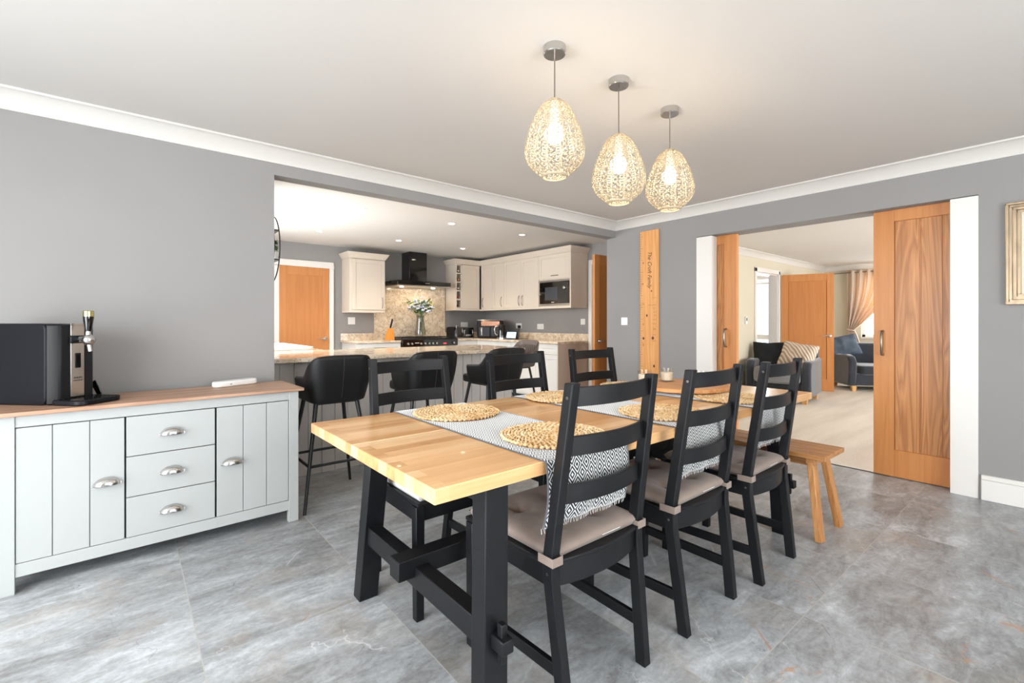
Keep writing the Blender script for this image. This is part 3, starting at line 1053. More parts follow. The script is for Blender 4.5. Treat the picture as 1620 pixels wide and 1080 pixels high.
def trestle(x0, lean):
    # near leg (towards -y) and far leg, compound lean
    s = lean
    for sy, yf in ((1, TY0 - 0.0 + 0.0), (-1, 1.950 - 0.066)):
        ya = (1.012 if sy > 0 else 1.884)
        yb = ya + 0.066
        dx, dy = 0.0375 * 0.70 * s, (0.04 * 0.70) * (1 if sy > 0 else -1) * (1.0 if sy > 0 else 2.8)
        xa, xb = x0, x0 + 0.08
        bot = [T(xa, ya) + (0,), T(xb, ya) + (0,), T(xb, yb) + (0,), T(xa, yb) + (0,)]
        top = [T(xa + dx, ya + dy) + (0.70,), T(xb + dx, ya + dy) + (0.70,), T(xb + dx, yb + dy) + (0.70,), T(xa + dx, yb + dy) + (0.70,)]
        MB().hexa(bot, top).build('leg', BLACKW, tb, bevel=0.003)
    xm = x0 + 0.0375 * 0.28 * s
    MB().box(xm + 0.012 - TCX, xm + 0.066 - TCX, 1.03 - TCY, 1.945 - TCY, 0.242, 0.315).box(xm + 0.020 - TCX, xm + 0.058 - TCX, 0.970 - TCY, 1.03 - TCY, 0.262, 0.300).build('trestle_rail', BLACKW, tb, bevel=0.003)
    # top bearer
    MB().box(x0 + 0.012 + 0.02 * s - TCX, x0 + 0.075 + 0.02 * s - TCX, 1.05 - TCY, 1.93 - TCY, 0.64, 0.70).build('top_bearer', BLACKW, tb, bevel=0.003)
    # wedge through the tenon
    MB().hexa([T(xm + 0.032, 0.990) + (0.225,), T(xm + 0.046, 0.990) + (0.225,), T(xm + 0.046, 1.008) + (0.225,), T(xm + 0.032, 1.008) + (0.225,)],
              [T(xm + 0.029, 0.986) + (0.335,), T(xm + 0.049, 0.986) + (0.335,), T(xm + 0.049, 1.008) + (0.335,), T(xm + 0.029, 1.008) + (0.335,)]).build('wedge', BLACKW, tb, bevel=0.003)


trestle(0.738, 1)
trestle(2.748, -1)
MB().box(0.700 - TCX, 2.88 - TCX, 1.445 - TCY, 1.515 - TCY, 0.280, 0.348).build('stretcher', BLACKW, tb, bevel=0.003)
MB().box(0.80 - TCX, 2.75 - TCX, 1.20 - TCY, 1.24 - TCY, 0.655, 0.70).box(0.80 - TCX, 2.75 - TCX, 1.76 - TCY, 1.80 - TCY, 0.655, 0.70).build('apron_rail', BLACKW, tb, bevel=0.002)


# ------------------------------------------------------------------ table runners
def runner(x0, w, label, hang_near=0.185, skew=0.0):
    x1 = x0 + w
    z = TZ + 0.0022
    path = []
    y = TY0 - 0.008
    n = 10
    for i in range(n + 1):
        t = i / n
        path.append((y - 0.006 - 0.010 * math.sin(t * PI), z - hang_near * (1 - t) - 0.004))
    path.append((y, z - 0.0005))
    path.append((y + 0.010, z))
    for i in range(1, 26):
        path.append((TY0 + (TY1 - TY0 - 0.0) * i / 25, z))
    path.append((TY1 + 0.007, z - 0.001))
    path.append((TY1 + 0.010, z - 0.008))
    for i in range(1, 7):
        path.append((TY1 + 0.012 + 0.002 * i, z - 0.008 - 0.14 * i / 6))
    s = [0]
    for i in range(1, len(path)):
        s.append(s[-1] + math.hypot(path[i][0] - path[i - 1][0], path[i][1] - path[i - 1][1]))
    nu = 25
    me = bpy.data.meshes.new('table_runner')
    vs, fs = [], []
    for j, (yy, zz) in enumerate(path):
        for i in range(nu):
            u = i / (nu - 1)
            drop = max(0, (z - 0.02 - zz))
            wob = 0.010 * math.sin(u * 9 + 1) * min(1, drop / 0.1) if drop > 0 else 0
            sk = -skew * drop if yy < TY0 else 0
            vs.append((x0 + w * u + sk, yy - abs(wob) * (1 if yy < TY0 else -1), zz))
    for j in range(len(path) - 1):
        for i in range(nu - 1):
            fs.append((j * nu + i, j * nu + i + 1, (j + 1) * nu + i + 1, (j + 1) * nu + i))
    cx = x0 + w / 2
    me.from_pydata([(v[0] - cx, v[1] - TCY, v[2] - TZ) for v in vs], [], fs)
    uvl = me.uv_layers.new(name='UVMap')
    for lp in me.loops:
        j, i = divmod(lp.vertex_index, nu)
        uvl.data[lp.index].uv = (w * i / (nu - 1), s[j])
    for p in me.polygons: p.use_smooth = True
    me.materials.append(RUNNER)
    o = bpy.data.objects.new('table_runner', me)
    COL.objects.link(o)
    o.location = (cx, TCY, TZ)
    m = o.modifiers.new('thick', 'SOLIDIFY'); m.thickness = 0.002; m.offset = 0
    fr = MB()
    for k in range(44):
        u = k / 43
        xx = x0 + w * u - skew * hang_near - cx
        yy = path[0][0] - TCY - 0.006 * math.sin(u * 9 + 1) ** 2
        zz = path[0][1] - TZ
        fr.tube([(xx, yy, zz), (xx + rnd.uniform(-.004, .004), yy + rnd.uniform(-.004, .004), zz - 0.014)], 0.0011, 4)
    fr.build('fringe', CUSHL, o)
    tag(o, label, 'table runner', 'woven runners across the table')
    return o


runner(0.950, 0.39, 'black and white diamond woven runner across the table end nearest the camera', skew=0.12)
runner(1.660, 0.39, 'middle of the three diamond woven runners, under the second pair of placemats', skew=0.02)
runner(2.335, 0.37, 'diamond woven runner farthest from the camera, behind the third near chair', skew=0.02)

# ------------------------------------------------------------------ placemats
mb = MB()
R0 = 0.193
mb.lathe([(R0 * 0.97, 0.0005), (R0 * 0.97, 0.002)], 40)
NBASE = len(mb.f)
nr = 8
for k in range(nr):
    rad = R0 * (k + 0.6) / nr
    cnt = max(6, int(2 * PI * rad / 0.0185))
    for row in (0, 1):
        rr_ = rad + (0.0060 if row else -0.0060)
        for i in range(cnt):
            a = 2 * PI * (i + 0.5 * row) / cnt + k * 0.7
            e = Euler((0.25 * rnd.uniform(-1, 1), rnd.uniform(-0.2, 0.2), a + PI / 2 + (0.62 if row else -0.62) + rnd.uniform(-.15, .15)))
            mb.ball((rr_ * math.cos(a), rr_ * math.sin(a), 0.0072 + rnd.uniform(-.0010, .0018)), (0.0108, 0.0035, 0.0056), 6, 4, e)
pm = mb.build('placemat', STRAW, merge=False, angle=80)
pm.data.materials.append(mat('braid_gap_shade', srgb(120, 82, 46), 0.9))  # base disc darkened, shade between the braids put into its colour
for i in range(NBASE): pm.data.polygons[i].material_index = 1
tag(pm, 'x', 'placemat', 'round seagrass placemats on the runners')
MATS = [(1.19, 1.205, 'round braided seagrass placemat behind the backrest of the nearest chair'),
        (1.15, 1.79, 'round braided seagrass placemat at the far side of the nearest runner'),
        (1.87, 1.20, 'round braided seagrass placemat behind the middle near chair'),
        (1.83, 1.80, 'round braided seagrass placemat in front of the second far chair'),
        (2.52, 1.19, 'round braided seagrass placemat behind the third near chair, partly under the board'),
        (2.50, 1.83, 'round braided seagrass placemat farthest from the camera beside a candle')]
for i, (x, y, lb) in enumerate(MATS):
    o = pm if i == 0 else dup(pm, (0, 0, 0), 0, lb)
    o.location = (x, y, TZ + 0.0035)
    o.rotation_euler = (0, 0, i * 1.1)
    o['label'] = lb

# serving board and candles
brd = thing('serving_board', 'round acacia wood serving board in the middle of the table', 'serving board', (2.60, 1.54, TZ + 0.0035))
MB().lathe([(0.262, 0.016), (0.27, 0.020), (0.27, 0.036), (0.265, 0.040)], 56).build('board', BOARD, brd)
MB().lathe([(0.10, 0.0), (0.10, 0.016)], 32).build('foot_ring', BLACKM, brd)
cn = thing('jar_candle', 'x', 'candle', (2.40, 1.66, 0), 0, 'glass jar candles on the serving board')
MB().lathe([(0.0, 0.002), (0.033, 0.002), (0.035, 0.006), (0.041, 0.082), (0.0395, 0.082), (0.034, 0.008), (0.0, 0.007)], 28, cap=False).build('glass_jar', JARG, cn)
MB().lathe([(0.0, 0.0075), (0.0335, 0.0085), (0.0375, 0.056), (0.034, 0.058), (0.0, 0.057)], 28, cap=False).build('wax', WAX, cn)
MB().tube([(0, 0, 0.056), (0.001, 0, 0.066)], 0.001, 6).build('wick', INK, cn)
MB().lathe([(0.0, 0.0), (0.05, 0.0), (0.052, 0.0025), (0.0, 0.002)], 28, cap=False).build('saucer', JARG, cn)
CZc = TZ + 0.0035 + 0.0405
for i, (x, y, lb) in enumerate(((2.43, 1.68, 'white jar candle on the board, in front of the wall socket, leftmost of the three'),
                                (2.64, 1.66, 'white jar candle below the growth chart, half hidden by a chair post'),
                                (2.62, 1.415, 'white jar candle on the board, rightmost of the three'))):
    o = cn if i == 0 else dup(cn, (0, 0, 0), 0, lb)
    o.location = (x, y, CZc)
    o['label'] = lb


# ------------------------------------------------------------------ dining chair
def make_chair():
    t = thing('dining_chair', 'x', 'chair', (0, 0, 0), 0, 'black ladder back chairs at the table')
    for sx in (-1, 1):
        # rear post, three segments bent at the seat
        P = [(0.185, 0.019, 0.0), (0.203, 0.064, 0.40), (0.204, 0.064, 0.47), (0.192, -0.010, 0.982)]
        hw, hd = 0.0165, 0.0195
        mb = MB()
        rings = []
        for k, (x, y, z) in enumerate(P):
            q = 1.0 if k < 3 else 0.85
            rings.append([(sx * x + a * hw, y + b_ * hd * q, z) for a, b_ in ((-1, -1), (1, -1), (1, 1), (-1, 1))])
        vs = sum(rings, [])
        fs = [(0, 3, 2, 1), (12, 13, 14, 15)]
        for k in range(3):
            for i in range(4):
                j = (i + 1) % 4
                fs.append((k * 4 + i, k * 4 + j, k * 4 + 4 + j, k * 4 + 4 + i))
        mb.add(vs, fs)
        post = mb.build('rear_leg', BLACKW, t, bevel=0.003)
        for z, y in ((0.94, -0.006), (0.42, 0.064)):
            bo = MB()
            bo.M = Matrix.Translation((sx * (0.193 if z > .9 else 0.2035) + sx * 0.0165, y, z)) @ Matrix.Rotation(PI / 2 * sx, 4, 'Y')
            bo.lathe([(0.0045, -0.001), (0.0045, 0.0008), (0.002, 0.0008), (0.002, -0.001)], 10)
            bo.build('bolt', SATIN, post)
        MB().hexa([(sx * 0.206 - 0.0165, 0.445, 0), (sx * 0.206 + 0.0165, 0.445, 0), (sx * 0.206 + 0.0165, 0.480, 0), (sx * 0.206 - 0.0165, 0.480, 0)],
                  [(sx * 0.206 - 0.019, 0.440, 0.443), (sx * 0.206 + 0.019, 0.440, 0.443), (sx * 0.206 + 0.019, 0.480, 0.443), (sx * 0.206 - 0.019, 0.480, 0.443)]).build('front_leg', BLACKW, t, bevel=0.003)
        MB().bar((sx * 0.190, 0.03, 0.135), (sx * 0.206, 0.45, 0.135), 0.018, 0.038, (1, 0, 0)).build('side_stretcher', BLACKW, t, bevel=0.002)
        MB().bar((sx * 0.2045, 0.075, 0.412), (sx * 0.207, 0.445, 0.412), 0.022, 0.062, (1, 0, 0)).build('side_rail', BLACKW, t, bevel=0.002)
    MB().box(-0.19, 0.19, 0.452, 0.474, 0.381, 0.443).build('front_rail', BLACKW, t, bevel=0.002)

    def bow(z0, z1, xh, yc, sag, th):
        mb = MB()
        n = 14
        vs, fs = [], []
        for i in range(n + 1):
            u = -1 + 2 * i / n
            x = xh * u
            y = yc - sag * (1 - u * u)
            for dy, z in ((0, z0), (th, z0), (th, z1), (0, z1)):
                vs.append((x, y + dy, z))
        for i in range(n):
            for k in range(4):
                l = (k + 1) % 4
                fs.append((i * 4 + k, i * 4 + l, i * 4 + 4 + l, i * 4 + 4 + k))
        fs.append((0, 1, 2, 3)); fs.append((n * 4 + 3, n * 4 + 2, n * 4 + 1, n * 4))
        mb.add(vs, fs)
        return mb
    for z0, z1 in ((0.912, 0.968), (0.765, 0.822), (0.620, 0.676)):
        yy = 0.064 - 0.074 * (z0 + 0.028 - 0.47) / 0.512
        bow(z0, z1, 0.181, yy - 0.002, 0.030, 0.014).build('back_slat', BLACKW, t, bevel=0.002)
    bow(0.375, 0.443, 0.190, 0.058, 0.030, 0.018).build('rear_rail', BLACKW, t, bevel=0.002)
    # seat board
    poly = [(-0.222, 0.487), (-0.2215, 0.09), (-0.185, 0.088), (-0.185, 0.046), (-0.12, 0.033), (0, 0.024), (0.12, 0.033), (0.185, 0.046), (0.185, 0.088), (0.2215, 0.09), (0.222, 0.487)]
    MB().prism(poly, 0.4435, 0.457, 'z').build('seat', BLACKW, t, bevel=0.003)
    return t


def make_cushion(m):
    t = thing('seat_cushion', 'x', 'cushion', (0, 0, 0), 0, 'tufted cushions on the dining chairs')
    tufts = [(-0.085, 0.16), (0.085, 0.16), (-0.085, 0.34), (0.085, 0.34)]

    def h(x, y):
        ex = max(0, 1 - abs(x / 0.213) ** 6)
        ey = max(0, 1 - abs((y - 0.265) / 0.215) ** 6)
        v = (ex * ey) ** 0.5
        for a, b_ in tufts:
            d2 = (x - a) ** 2 + (y - b_) ** 2
            v -= 0.50 * math.exp(-d2 / 0.0009) + 0.46 * math.exp(-d2 / 0.0060)
            ang_ = math.atan2(y - b_, x - a)
            v += 0.09 * math.sin(ang_ * 5 + 9 * a) * math.exp(-d2 / 0.004)
        return max(v, 0)
    n = 44
    mb = MB()
    mb.grid(lambda u, v: (-0.213 + 0.426 * u, 0.05 + 0.43 * v, 0.477 + 0.030 * h(-0.213 + 0.426 * u, 0.05 + 0.43 * v)), n, n)
    mb.grid(lambda u, v: (-0.213 + 0.426 * u, 0.05 + 0.43 * v, 0.477 - 0.0185 * (h(-0.213 + 0.426 * u, 0.05 + 0.43 * v) > 0.02)), n, n)
    # trim corners round the posts
    body = mb.build('pad', m, t, angle=80)
    for sx in (-1, 1):
        tie = MB()
        x0, y0, w_, d_ = sx * 0.2035, 0.062, 0.0205, 0.0245
        zz0, zz1 = 0.448, 0.474
        tie.box(x0 - w_, x0 + w_, y0 - d_ - 0.002, y0 - d_ + 0.001, zz0, zz1)
        tie.box(x0 + sx * w_ - 0.0015, x0 + sx * w_ + 0.0015, y0 - d_ - 0.002, y0 + d_ + 0.012, zz0, zz1)
        tie.box(x0 - sx * w_ - 0.0015, x0 - sx * w_ + 0.0015, y0 - d_, y0 + d_ + 0.002, zz0 + 0.010, zz1)
        tie.build('tie', m, t, bevel=0.001)
    lab = MB().box(0.01, 0.10, 0.0485, 0.0495, 0.474, 0.4755).build('care_tag', WPLAST, t, angle=0)
    return t


ch = make_chair()
cu_t = make_cushion(CUSH)
cu_l = make_cushion(CUSHL)
cu_l['label'] = 'light grey tufted cushion on the chair behind the near table end'
CH = [((1.163, 0.919, 0), 0.0, 'black ladder back chair nearest the camera, in front of the first runner',
       'taupe tufted cushion on the chair nearest the camera'),
      ((1.775, 0.908, 0), 0.01, 'black ladder back chair in the middle of the near side of the table',
       'taupe tufted cushion on the middle chair of the near side'),
      ((2.342, 0.880, 0), 0.015, 'black ladder back chair of the near side closest to the wooden bench',
       'taupe tufted cushion on the near side chair beside the bench'),
      ((1.080, 2.095, 0), PI, 'black ladder back chair on the far side in front of the second bar stool', None),
      ((1.765, 2.095, 0), PI - 0.02, 'black ladder back chair on the far side in front of the third bar stool', 'taupe tufted cushion on the far side chair in front of the third bar stool'),
      ((2.440, 2.100, 0), PI - 0.02, 'black ladder back chair on the far side in front of the open kitchen door', 'taupe tufted cushion on the far side chair in front of the open kitchen door')]
for i, (loc, rz, lb, cl) in enumerate(CH):
    if i == 0:
        ch.location = loc; ch.rotation_euler = (0, 0, rz); ch['label'] = lb
        cu_t.location = loc; cu_t.rotation_euler = (0, 0, rz); cu_t['label'] = cl
    else:
        dup(ch, loc, rz, lb)
        if cl: dup(cu_t, loc, rz, cl)
        else:
            cu_l.location = loc; cu_l.rotation_euler = (0, 0, rz)

# ------------------------------------------------------------------ bench
bn = thing('bench', 'slatted acacia wood bench tucked under the far end of the table', 'bench', (2.97, 1.44, 0))
for x0, x1 in ((-0.155, -0.054), (-0.048, 0.052), (0.058, 0.155)):
    MB().box(x0, x1, -0.60, 0.60, 0.425, 0.450).build('seat_board', TEAK, bn, bevel=0.003)
for sy in (-1, 1):
    MB().box(-0.13, 0.13, sy * 0.52 - 0.022, sy * 0.52 + 0.022, 0.385, 0.425).build('crossbar', TEAK, bn, bevel=0.003)
    for sx in (-1, 1):
        MB().bar((sx * 0.155, sy * 0.575, 0), (sx * 0.095, sy * 0.515, 0.425), 0.062, 0.030, (1, 0, 0)).build('leg', TEAKZ, bn, bevel=0.003)
MB().box(-0.105, -0.085, -0.50, 0.50, 0.375, 0.425).box(0.085, 0.105, -0.50, 0.50, 0.375, 0.425).build('side_rail', TEAK, bn, bevel=0.002)


# ------------------------------------------------------------------ bar stools
def make_stool(m, mp_, ribs=False):
    t = thing('bar_stool', 'x', 'bar stool', (0, 0, 0), 0, 'bucket seat bar stools at the island')
    # local: back at y=-0.23, facing +y
    A = math.radians(205)

    def top(a):   # a: 0 at back centre .. 1 at arm front
        if a < 0.30: return 0.948 - 0.006 * (a / 0.30) ** 4
        if a < 0.66:
            k = (a - 0.30) / 0.36
            k = k * k * (3 - 2 * k)
            return 0.942 + (0.812 - 0.942) * k
        return 0.812 - 0.012 * (a - 0.66) / 0.34

    def path(a, s):  # superellipse-like plan, a in 0..1 from back centre to arm front
        # total: back half width 0.225, then side run
        hwid, yb = 0.222, -0.225
        # arc-length style
        seg1, rad, seg3 = 0.115, 0.075, 0.24
        Ltot = seg1 + rad * PI / 2 + seg3
        d = a * Ltot
        if d < seg1: return (s * d, yb)
        d -= seg1
        if d < rad * PI / 2:
            th = d / rad
            return (s * (seg1 + rad * math.sin(th)), yb + rad * (1 - math.cos(th)))
        d -= rad * PI / 2
        return (s * (seg1 + rad), yb + rad + d)
    def fn(u, v):
        s = -1 if u < 0.5 else 1
        a = abs(u - 0.5) * 2
        x, y = path(a, s)
        zt = top(a)
        zb = 0.655 + 0.01 * a
        z = zb + (zt - zb) * v
        # lean back at the top, tuck in at the bottom
        k = (z - 0.655) / 0.30
        tuck = -0.035 * (1 - v) ** 2
        fx = 1 + 0.02 * k + tuck / 0.23 * 1.0 - 0.10 * max(0, k - 0.75) ** 2 * (a < 0.6)
        return (x * fx, y * (1 + 0.10 * k + tuck / 0.23) if y < 0 else y, z)
    sh = MB().grid(fn, 61, 12)
    shell = sh.build('shell', m, t, solid=0.022, bevel=0.006, angle=50)
    # piping along the rim and back seam
    rim = [fn(i / 60, 1.0) for i in range(61)]
    MB().tube([(p[0], p[1], p[2] + 0.001) for p in rim], 0.0045, 8).build('piping', mp_, shell)
    MB().tube([(fn(0.5, v / 10)[0], fn(0.5, v / 10)[1] - 0.0115, fn(0.5, v / 10)[2]) for v in range(1, 11)], 0.0022, 6).build('back_seam', mp_, shell)
    if ribs:
        rb = MB()
        for i in range(13):
            u = 0.5 + (i - 6) * 0.035
            rb.tube([(fn(u, v / 6)[0] * 0.93, fn(u, v / 6)[1] + 0.016, fn(u, v / 6)[2]) for v in range(1, 6)], 0.007, 6)
        rb.build('ribbed_padding', m, shell)
    # seat pad
    poly = rr(-0.170, 0.170, -0.195, 0.235, 0.07)
    MB().prism(poly, 0.650, 0.715, 'z').build('seat_pad', m, t, bevel=0.018, seg=3)
    MB().box(-0.13, 0.13, -0.13, 0.15, 0.636, 0.650).build('mount_plate', BLACKM, t, bevel=0.003)
    ft = [(-0.225, -0.215), (0.225, -0.215), (0.225, 0.255), (-0.225, 0.255)]
    tp = [(-0.13, -0.12), (0.13, -0.12), (0.13, 0.14), (-0.13, 0.14)]
    for (fx, fy), (ax, ay) in zip(ft, tp):
        MB().tube([(fx, fy, 0.0), (ax, ay, 0.645)], [0.009, 0.0135], 12).build('leg', BLACKM, t)
    zf = 0.27
    k = zf / 0.645
    q = [(f[0] + (p[0] - f[0]) * k, f[1] + (p[1] - f[1]) * k, zf) for f, p in zip(ft, tp)]
    fr_ = MB()
    for i in range(4): fr_.tube([q[i], q[(i + 1) % 4]], 0.0085, 10)
    fr_.build('footrest', BLACKM, t)
    return t


st = make_stool(LEATHER, PIPING)
STL = [((1.045, 3.165, 0), 0.0, 'black leather bar stool nearest the sideboard'),
       ((1.72, 3.175, 0), 0.0, 'black leather bar stool second along the island, behind the first far chair'),
       ((2.405, 3.19, 0), 0.0, 'black leather bar stool third along the island, behind the second far chair')]
for i, (loc, rz, lb) in enumerate(STL):
    if i == 0:
        st.location = loc; st.rotation_euler = (0, 0, rz); st['label'] = lb
    else: dup(st, loc, rz, lb)
st4 = make_stool(LEATHG, PIPING, True)
st4.location = (3.46, 4.16, 0)
st4.rotation_euler = (0, 0, PI / 2)
st4['label'] = 'grey brown ribbed bar stool at the far right end of the island'

# ------------------------------------------------------------------ kitchen island
isl = thing('kitchen_island', 'grey panelled kitchen island behind the bar stools', 'kitchen island', (1.9, 4.1, 0))
ib = MB().box(0.754 - 1.9, 3.06 - 1.9, 3.72 - 4.1, 4.46 - 4.1, 0.0, 0.868)
ib.build('body', ISLAND, isl, bevel=0.002)
ip = MB()
x = 0.76
while x < 3.05:
    ip.box(x - 1.9, min(x + 0.096, 3.058) - 1.9, 3.712 - 4.1, 3.72 - 4.1, 0.0, 0.868)
    x += 0.1
ip.build('tongue_and_groove_front', ISLAND, isl, bevel=0.003)
ct = MB()
pol = [(0.752, 3.572), (3.06, 3.572), (3.16, 3.62), (3.20, 3.70), (3.20, 4.40), (3.10, 4.52), (0.752, 4.52)]
ct.prism(pol, 0.868, 0.90, 'z')
ct = ct.build('worktop', GRANITE, bevel=0.004)
tag(ct, 'polished speckled granite worktop on the island', 'worktop')
# counter under the window (left)
sc_ = MB().box(0.752, 1.45, 4.522, 6.35, 0.868, 0.90).build('worktop', GRANITE, bevel=0.004)
tag(sc_, 'granite worktop under the kitchen window at the left', 'worktop')
scb = thing('base_cabinet', 'white base cabinets below the window worktop', 'base cabinet', (0.752, 4.53, 0))
MB().box(0, 0.66, 0, 1.81, 0.1, 0.868).build('carcass', KITCHB, scb, bevel=0.002)
MB().box(0, 0.60, 0, 1.81, 0, 0.1).build('plinth', KITCHB, scb, angle=0)
glare_root = thing('glare_slab', 'white ceramic sink standing in for window glare on the worktop', 'glare_slab', (1.12, 5.2, 0.9005))  # white slab added in place of the window reflection on the granite
k = MB()
k.box(-0.25, 0.25, -0.55, 0.55, 0, 0.012)
k.box(-0.25, 0.25, -0.55, -0.53, 0.012, 0.03).box(-0.25, 0.25, 0.53, 0.55, 0.012, 0.03).box(-0.25, -0.23, -0.55, 0.55, 0.012, 0.03).box(0.23, 0.25, -0.55, 0.55, 0.012, 0.03)
k.build('slab_body', POT, glare_root, bevel=0.005)


# ------------------------------------------------------------------ kitchen cabinets
def shaker(mb, x0, x1, z0, z1, y=-0.02, fr=0.055, t=0.02):
    x0 += 0.0015; x1 -= 0.0015; z0 += 0.0015; z1 -= 0.0015
    mb.box(x0, x0 + fr, y, y + t, z0, z1); mb.box(x1 - fr, x1, y, y + t, z0, z1)
    mb.box(x0 + fr, x1 - fr, y, y + t, z0, z0 + fr); mb.box(x0 + fr, x1 - fr, y, y + t, z1 - fr, z1)
    mb.box(x0 + fr, x1 - fr, y + 0.007, y + t, z0 + fr, z1 - fr)
    return mb


def bow_handle(par, x, z, vert=True, ln=0.16):
    pts = []
    for i in range(9):
        u = -1 + i / 4
        o_ = 0.026 * (1 - u * u) ** 0.6 if abs(u) < 1 else 0
        pts.append((x, -0.02 - o_, z + u * ln / 2) if vert else (x + u * ln / 2, -0.02 - o_, z))
    mb = MB().tube(pts, 0.0055, 8)
    return mb.build('bow_handle', SATIN, par)


def cabinet(name, label, cat, loc, rz, w, d, z0, z1, doors, m, group=None, inner=True):
    t = thing(name, label, cat, loc, rz, group)
    MB().box(0, w, 0, d, z0, z1).build('carcass', m, t, bevel=0.0015)
    for (x0, x1, a, b_, hd) in doors:
        dd = shaker(MB(), x0, x1, a, b_).build('door' if (b_ - a) > 0.3 else 'drawer', m, t, bevel=0.0015)
        if hd: bow_handle(dd, *hd)
    return t


G1, G2 = 'cream wall cabinets', 'kitchen base cabinets'
# wall cabinet left of the hood
c = cabinet('wall_cabinet', 'single cream wall cabinet left of the cooker hood', 'wall cabinet', (2.475, 6.69, 0), 0, 0.535, 0.308, 1.335, 2.10,
            [(0.03, 0.535, 1.355, 2.09, (0.49, 1.46))], KITCH, G1)
CZ1, CZ2 = 2.10, 2.20


def cornice(mb, x0, x1, y0, y1, z0, z1, fl, left=True, right=True):
    """flared crown; front at y0 flares to -y"""
    l_, r_ = (fl if left else 0), (fl if right else 0)
    mb.hexa([(x0, y0, z0), (x1, y0, z0), (x1, y1, z0), (x0, y1, z0)],
            [(x0 - l_, y0 - fl, z1), (x1 + r_, y0 - fl, z1), (x1 + r_, y1, z1), (x0 - l_, y1, z1)])
    return mb


cornice(MB(), -0.004, 0.539, -0.024, 0.305, 2.10, 2.185, 0.05).build('cornice', KITCH, c, bevel=0.003)
MB().box(0, 0.535, -0.02, 0.308, 1.310, 1.335).build('pelmet', KITCH, c, bevel=0.003)
# right hand far-wall unit: wine rack + door
ZR0, ZR1 = 1.40, 2.155
wr = thing('wine_rack_cabinet', 'cream wall cabinet with a five hole wine rack beside the cooker hood', 'wall cabinet', (4.27, 6.69, 0), 0)
k = MB().box(0, 0.02, 0, 0.308, ZR0, ZR1).box(0.118, 0.510, 0, 0.308, ZR0, ZR1).box(0.02, 0.118, 0.28, 0.308, ZR0, ZR1)
hh = (ZR1 - ZR0 - 0.02) / 5
for i in range(6): k.box(0.02, 0.118, -0.02, 0.28, ZR0 + i * hh, ZR0 + i * hh + 0.018)
k.box(0.0, 0.022, -0.02, 0, ZR0, ZR1).box(0.104, 0.122, -0.02, 0, ZR0, ZR1)
k.build('carcass', KITCH, wr, bevel=0.001)
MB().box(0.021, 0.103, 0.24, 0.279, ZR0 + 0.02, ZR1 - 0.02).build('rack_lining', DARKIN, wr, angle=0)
shaker(MB(), 0.124, 0.49, ZR0 + 0.005, ZR1 - 0.005).build('door', KITCH, wr, bevel=0.0015)
wbot = None
cols = [mat('foil_' + n_, c_, 0.3, metal=m_) for n_, c_, m_ in (('silver', srgb(220, 218, 214), 0.8), ('copper', srgb(190, 120, 84), 0.8), ('pearl', srgb(214, 208, 204), 0.6), ('red', srgb(140, 50, 44), 0.3), ('plum', srgb(92, 44, 38), 0.2))]
BG = mat('dark_bottle_glass', srgb(30, 34, 26), 0.1)
nm = ['silver', 'copper', 'pearl', 'red', 'plum']
pl = ['topmost', 'second from top', 'middle', 'fourth from top', 'lowest']
for i in range(5):
    zc = ZR0 + (4 - i) * hh + 0.018 + 0.034
    bt = thing('wine_bottle', 'wine bottle with %s foil in the %s rack hole' % (nm[i], pl[i]), 'bottle', (4.27 + 0.063, 6.69, zc), 0, 'bottles lying in the wine rack')
    q = MB(); q.M = Matrix.Translation((0, 0, 0)) @ Matrix.Rotation(-PI / 2, 4, 'X')
    q.lathe([(0.013, 0.06), (0.014, 0.09), (0.033, 0.12), (0.033, 0.235)], 16)
    q.build('bottle_body', BG, bt)
    q = MB(); q.M = Matrix.Rotation(-PI / 2, 4, 'X')
    q.lathe([(0.015, -0.004), (0.0155, 0.0), (0.0145, 0.07)], 16)
    q.build('foil_cap', cols[i], bt)
# right wall run (faces -x).  local x 0 -> towards -y
RX = 4.80
dvs = [6.67, 6.32, 6.01, 5.58, 5.17, 4.508]


def runcab(name, label, y1, y0, doors, z0=ZR0, z1=ZR1, g=G1):
    return cabinet(name, label, 'wall cabinet', (RX, y1, 0), -PI / 2, y1 - y0, XK - RX - 0.002, z0, z1, doors, KITCH, g)


runcab('wall_cabinet', 'cream corner wall cabinet with two doors next to the wine rack', 6.669, 6.011,
       [(0.02, 0.347, ZR0, ZR1, (0.075, 1.51)), (0.347, 0.658, ZR0, ZR1, (0.60, 1.51))])
runcab('wall_cabinet', 'cream double wall cabinet left of the microwave', 6.009, 5.171,
       [(0.0, 0.43, ZR0, ZR1, (0.39, 1.51)), (0.43, 0.838, ZR0, ZR1, (0.47, 1.51))])
mc = thing('wall_cabinet', 'cream wall cabinet housing the microwave, with a flap door above', 'wall cabinet', (RX, 5.169, 0), -PI / 2, G1)
w_ = 0.66
MB().box(0.018, w_ - 0.022, 0, XK - RX - 0.004, 1.785, ZR1 - 0.001).box(0, 0.018, 0, XK - RX - 0.003, ZR0, ZR1).box(w_ - 0.022, w_, -0.018, XK - RX - 0.002, ZR0, ZR1).box(0.018, w_ - 0.022, 0, XK - RX - 0.004, ZR0 + 0.001, ZR0 + 0.012).build('carcass', KITCH, mc, bevel=0.0015)
fl = shaker(MB(), 0.0, w_ - 0.022, 1.80, ZR1, fr=0.05).build('flap_door', KITCH, mc, bevel=0.0015)
bow_handle(fl, 0.34, 1.845, False, 0.15)
mw = thing('microwave', 'black built in microwave with a silver knob in the cream wall cabinets', 'microwave', (RX, 5.169 - 0.018, 0), -PI / 2)
MB().box(0.001, w_ - 0.042, 0.0, 0.30, ZR0 + 0.013, 1.78).build('body', BLKPL, mw, bevel=0.002)
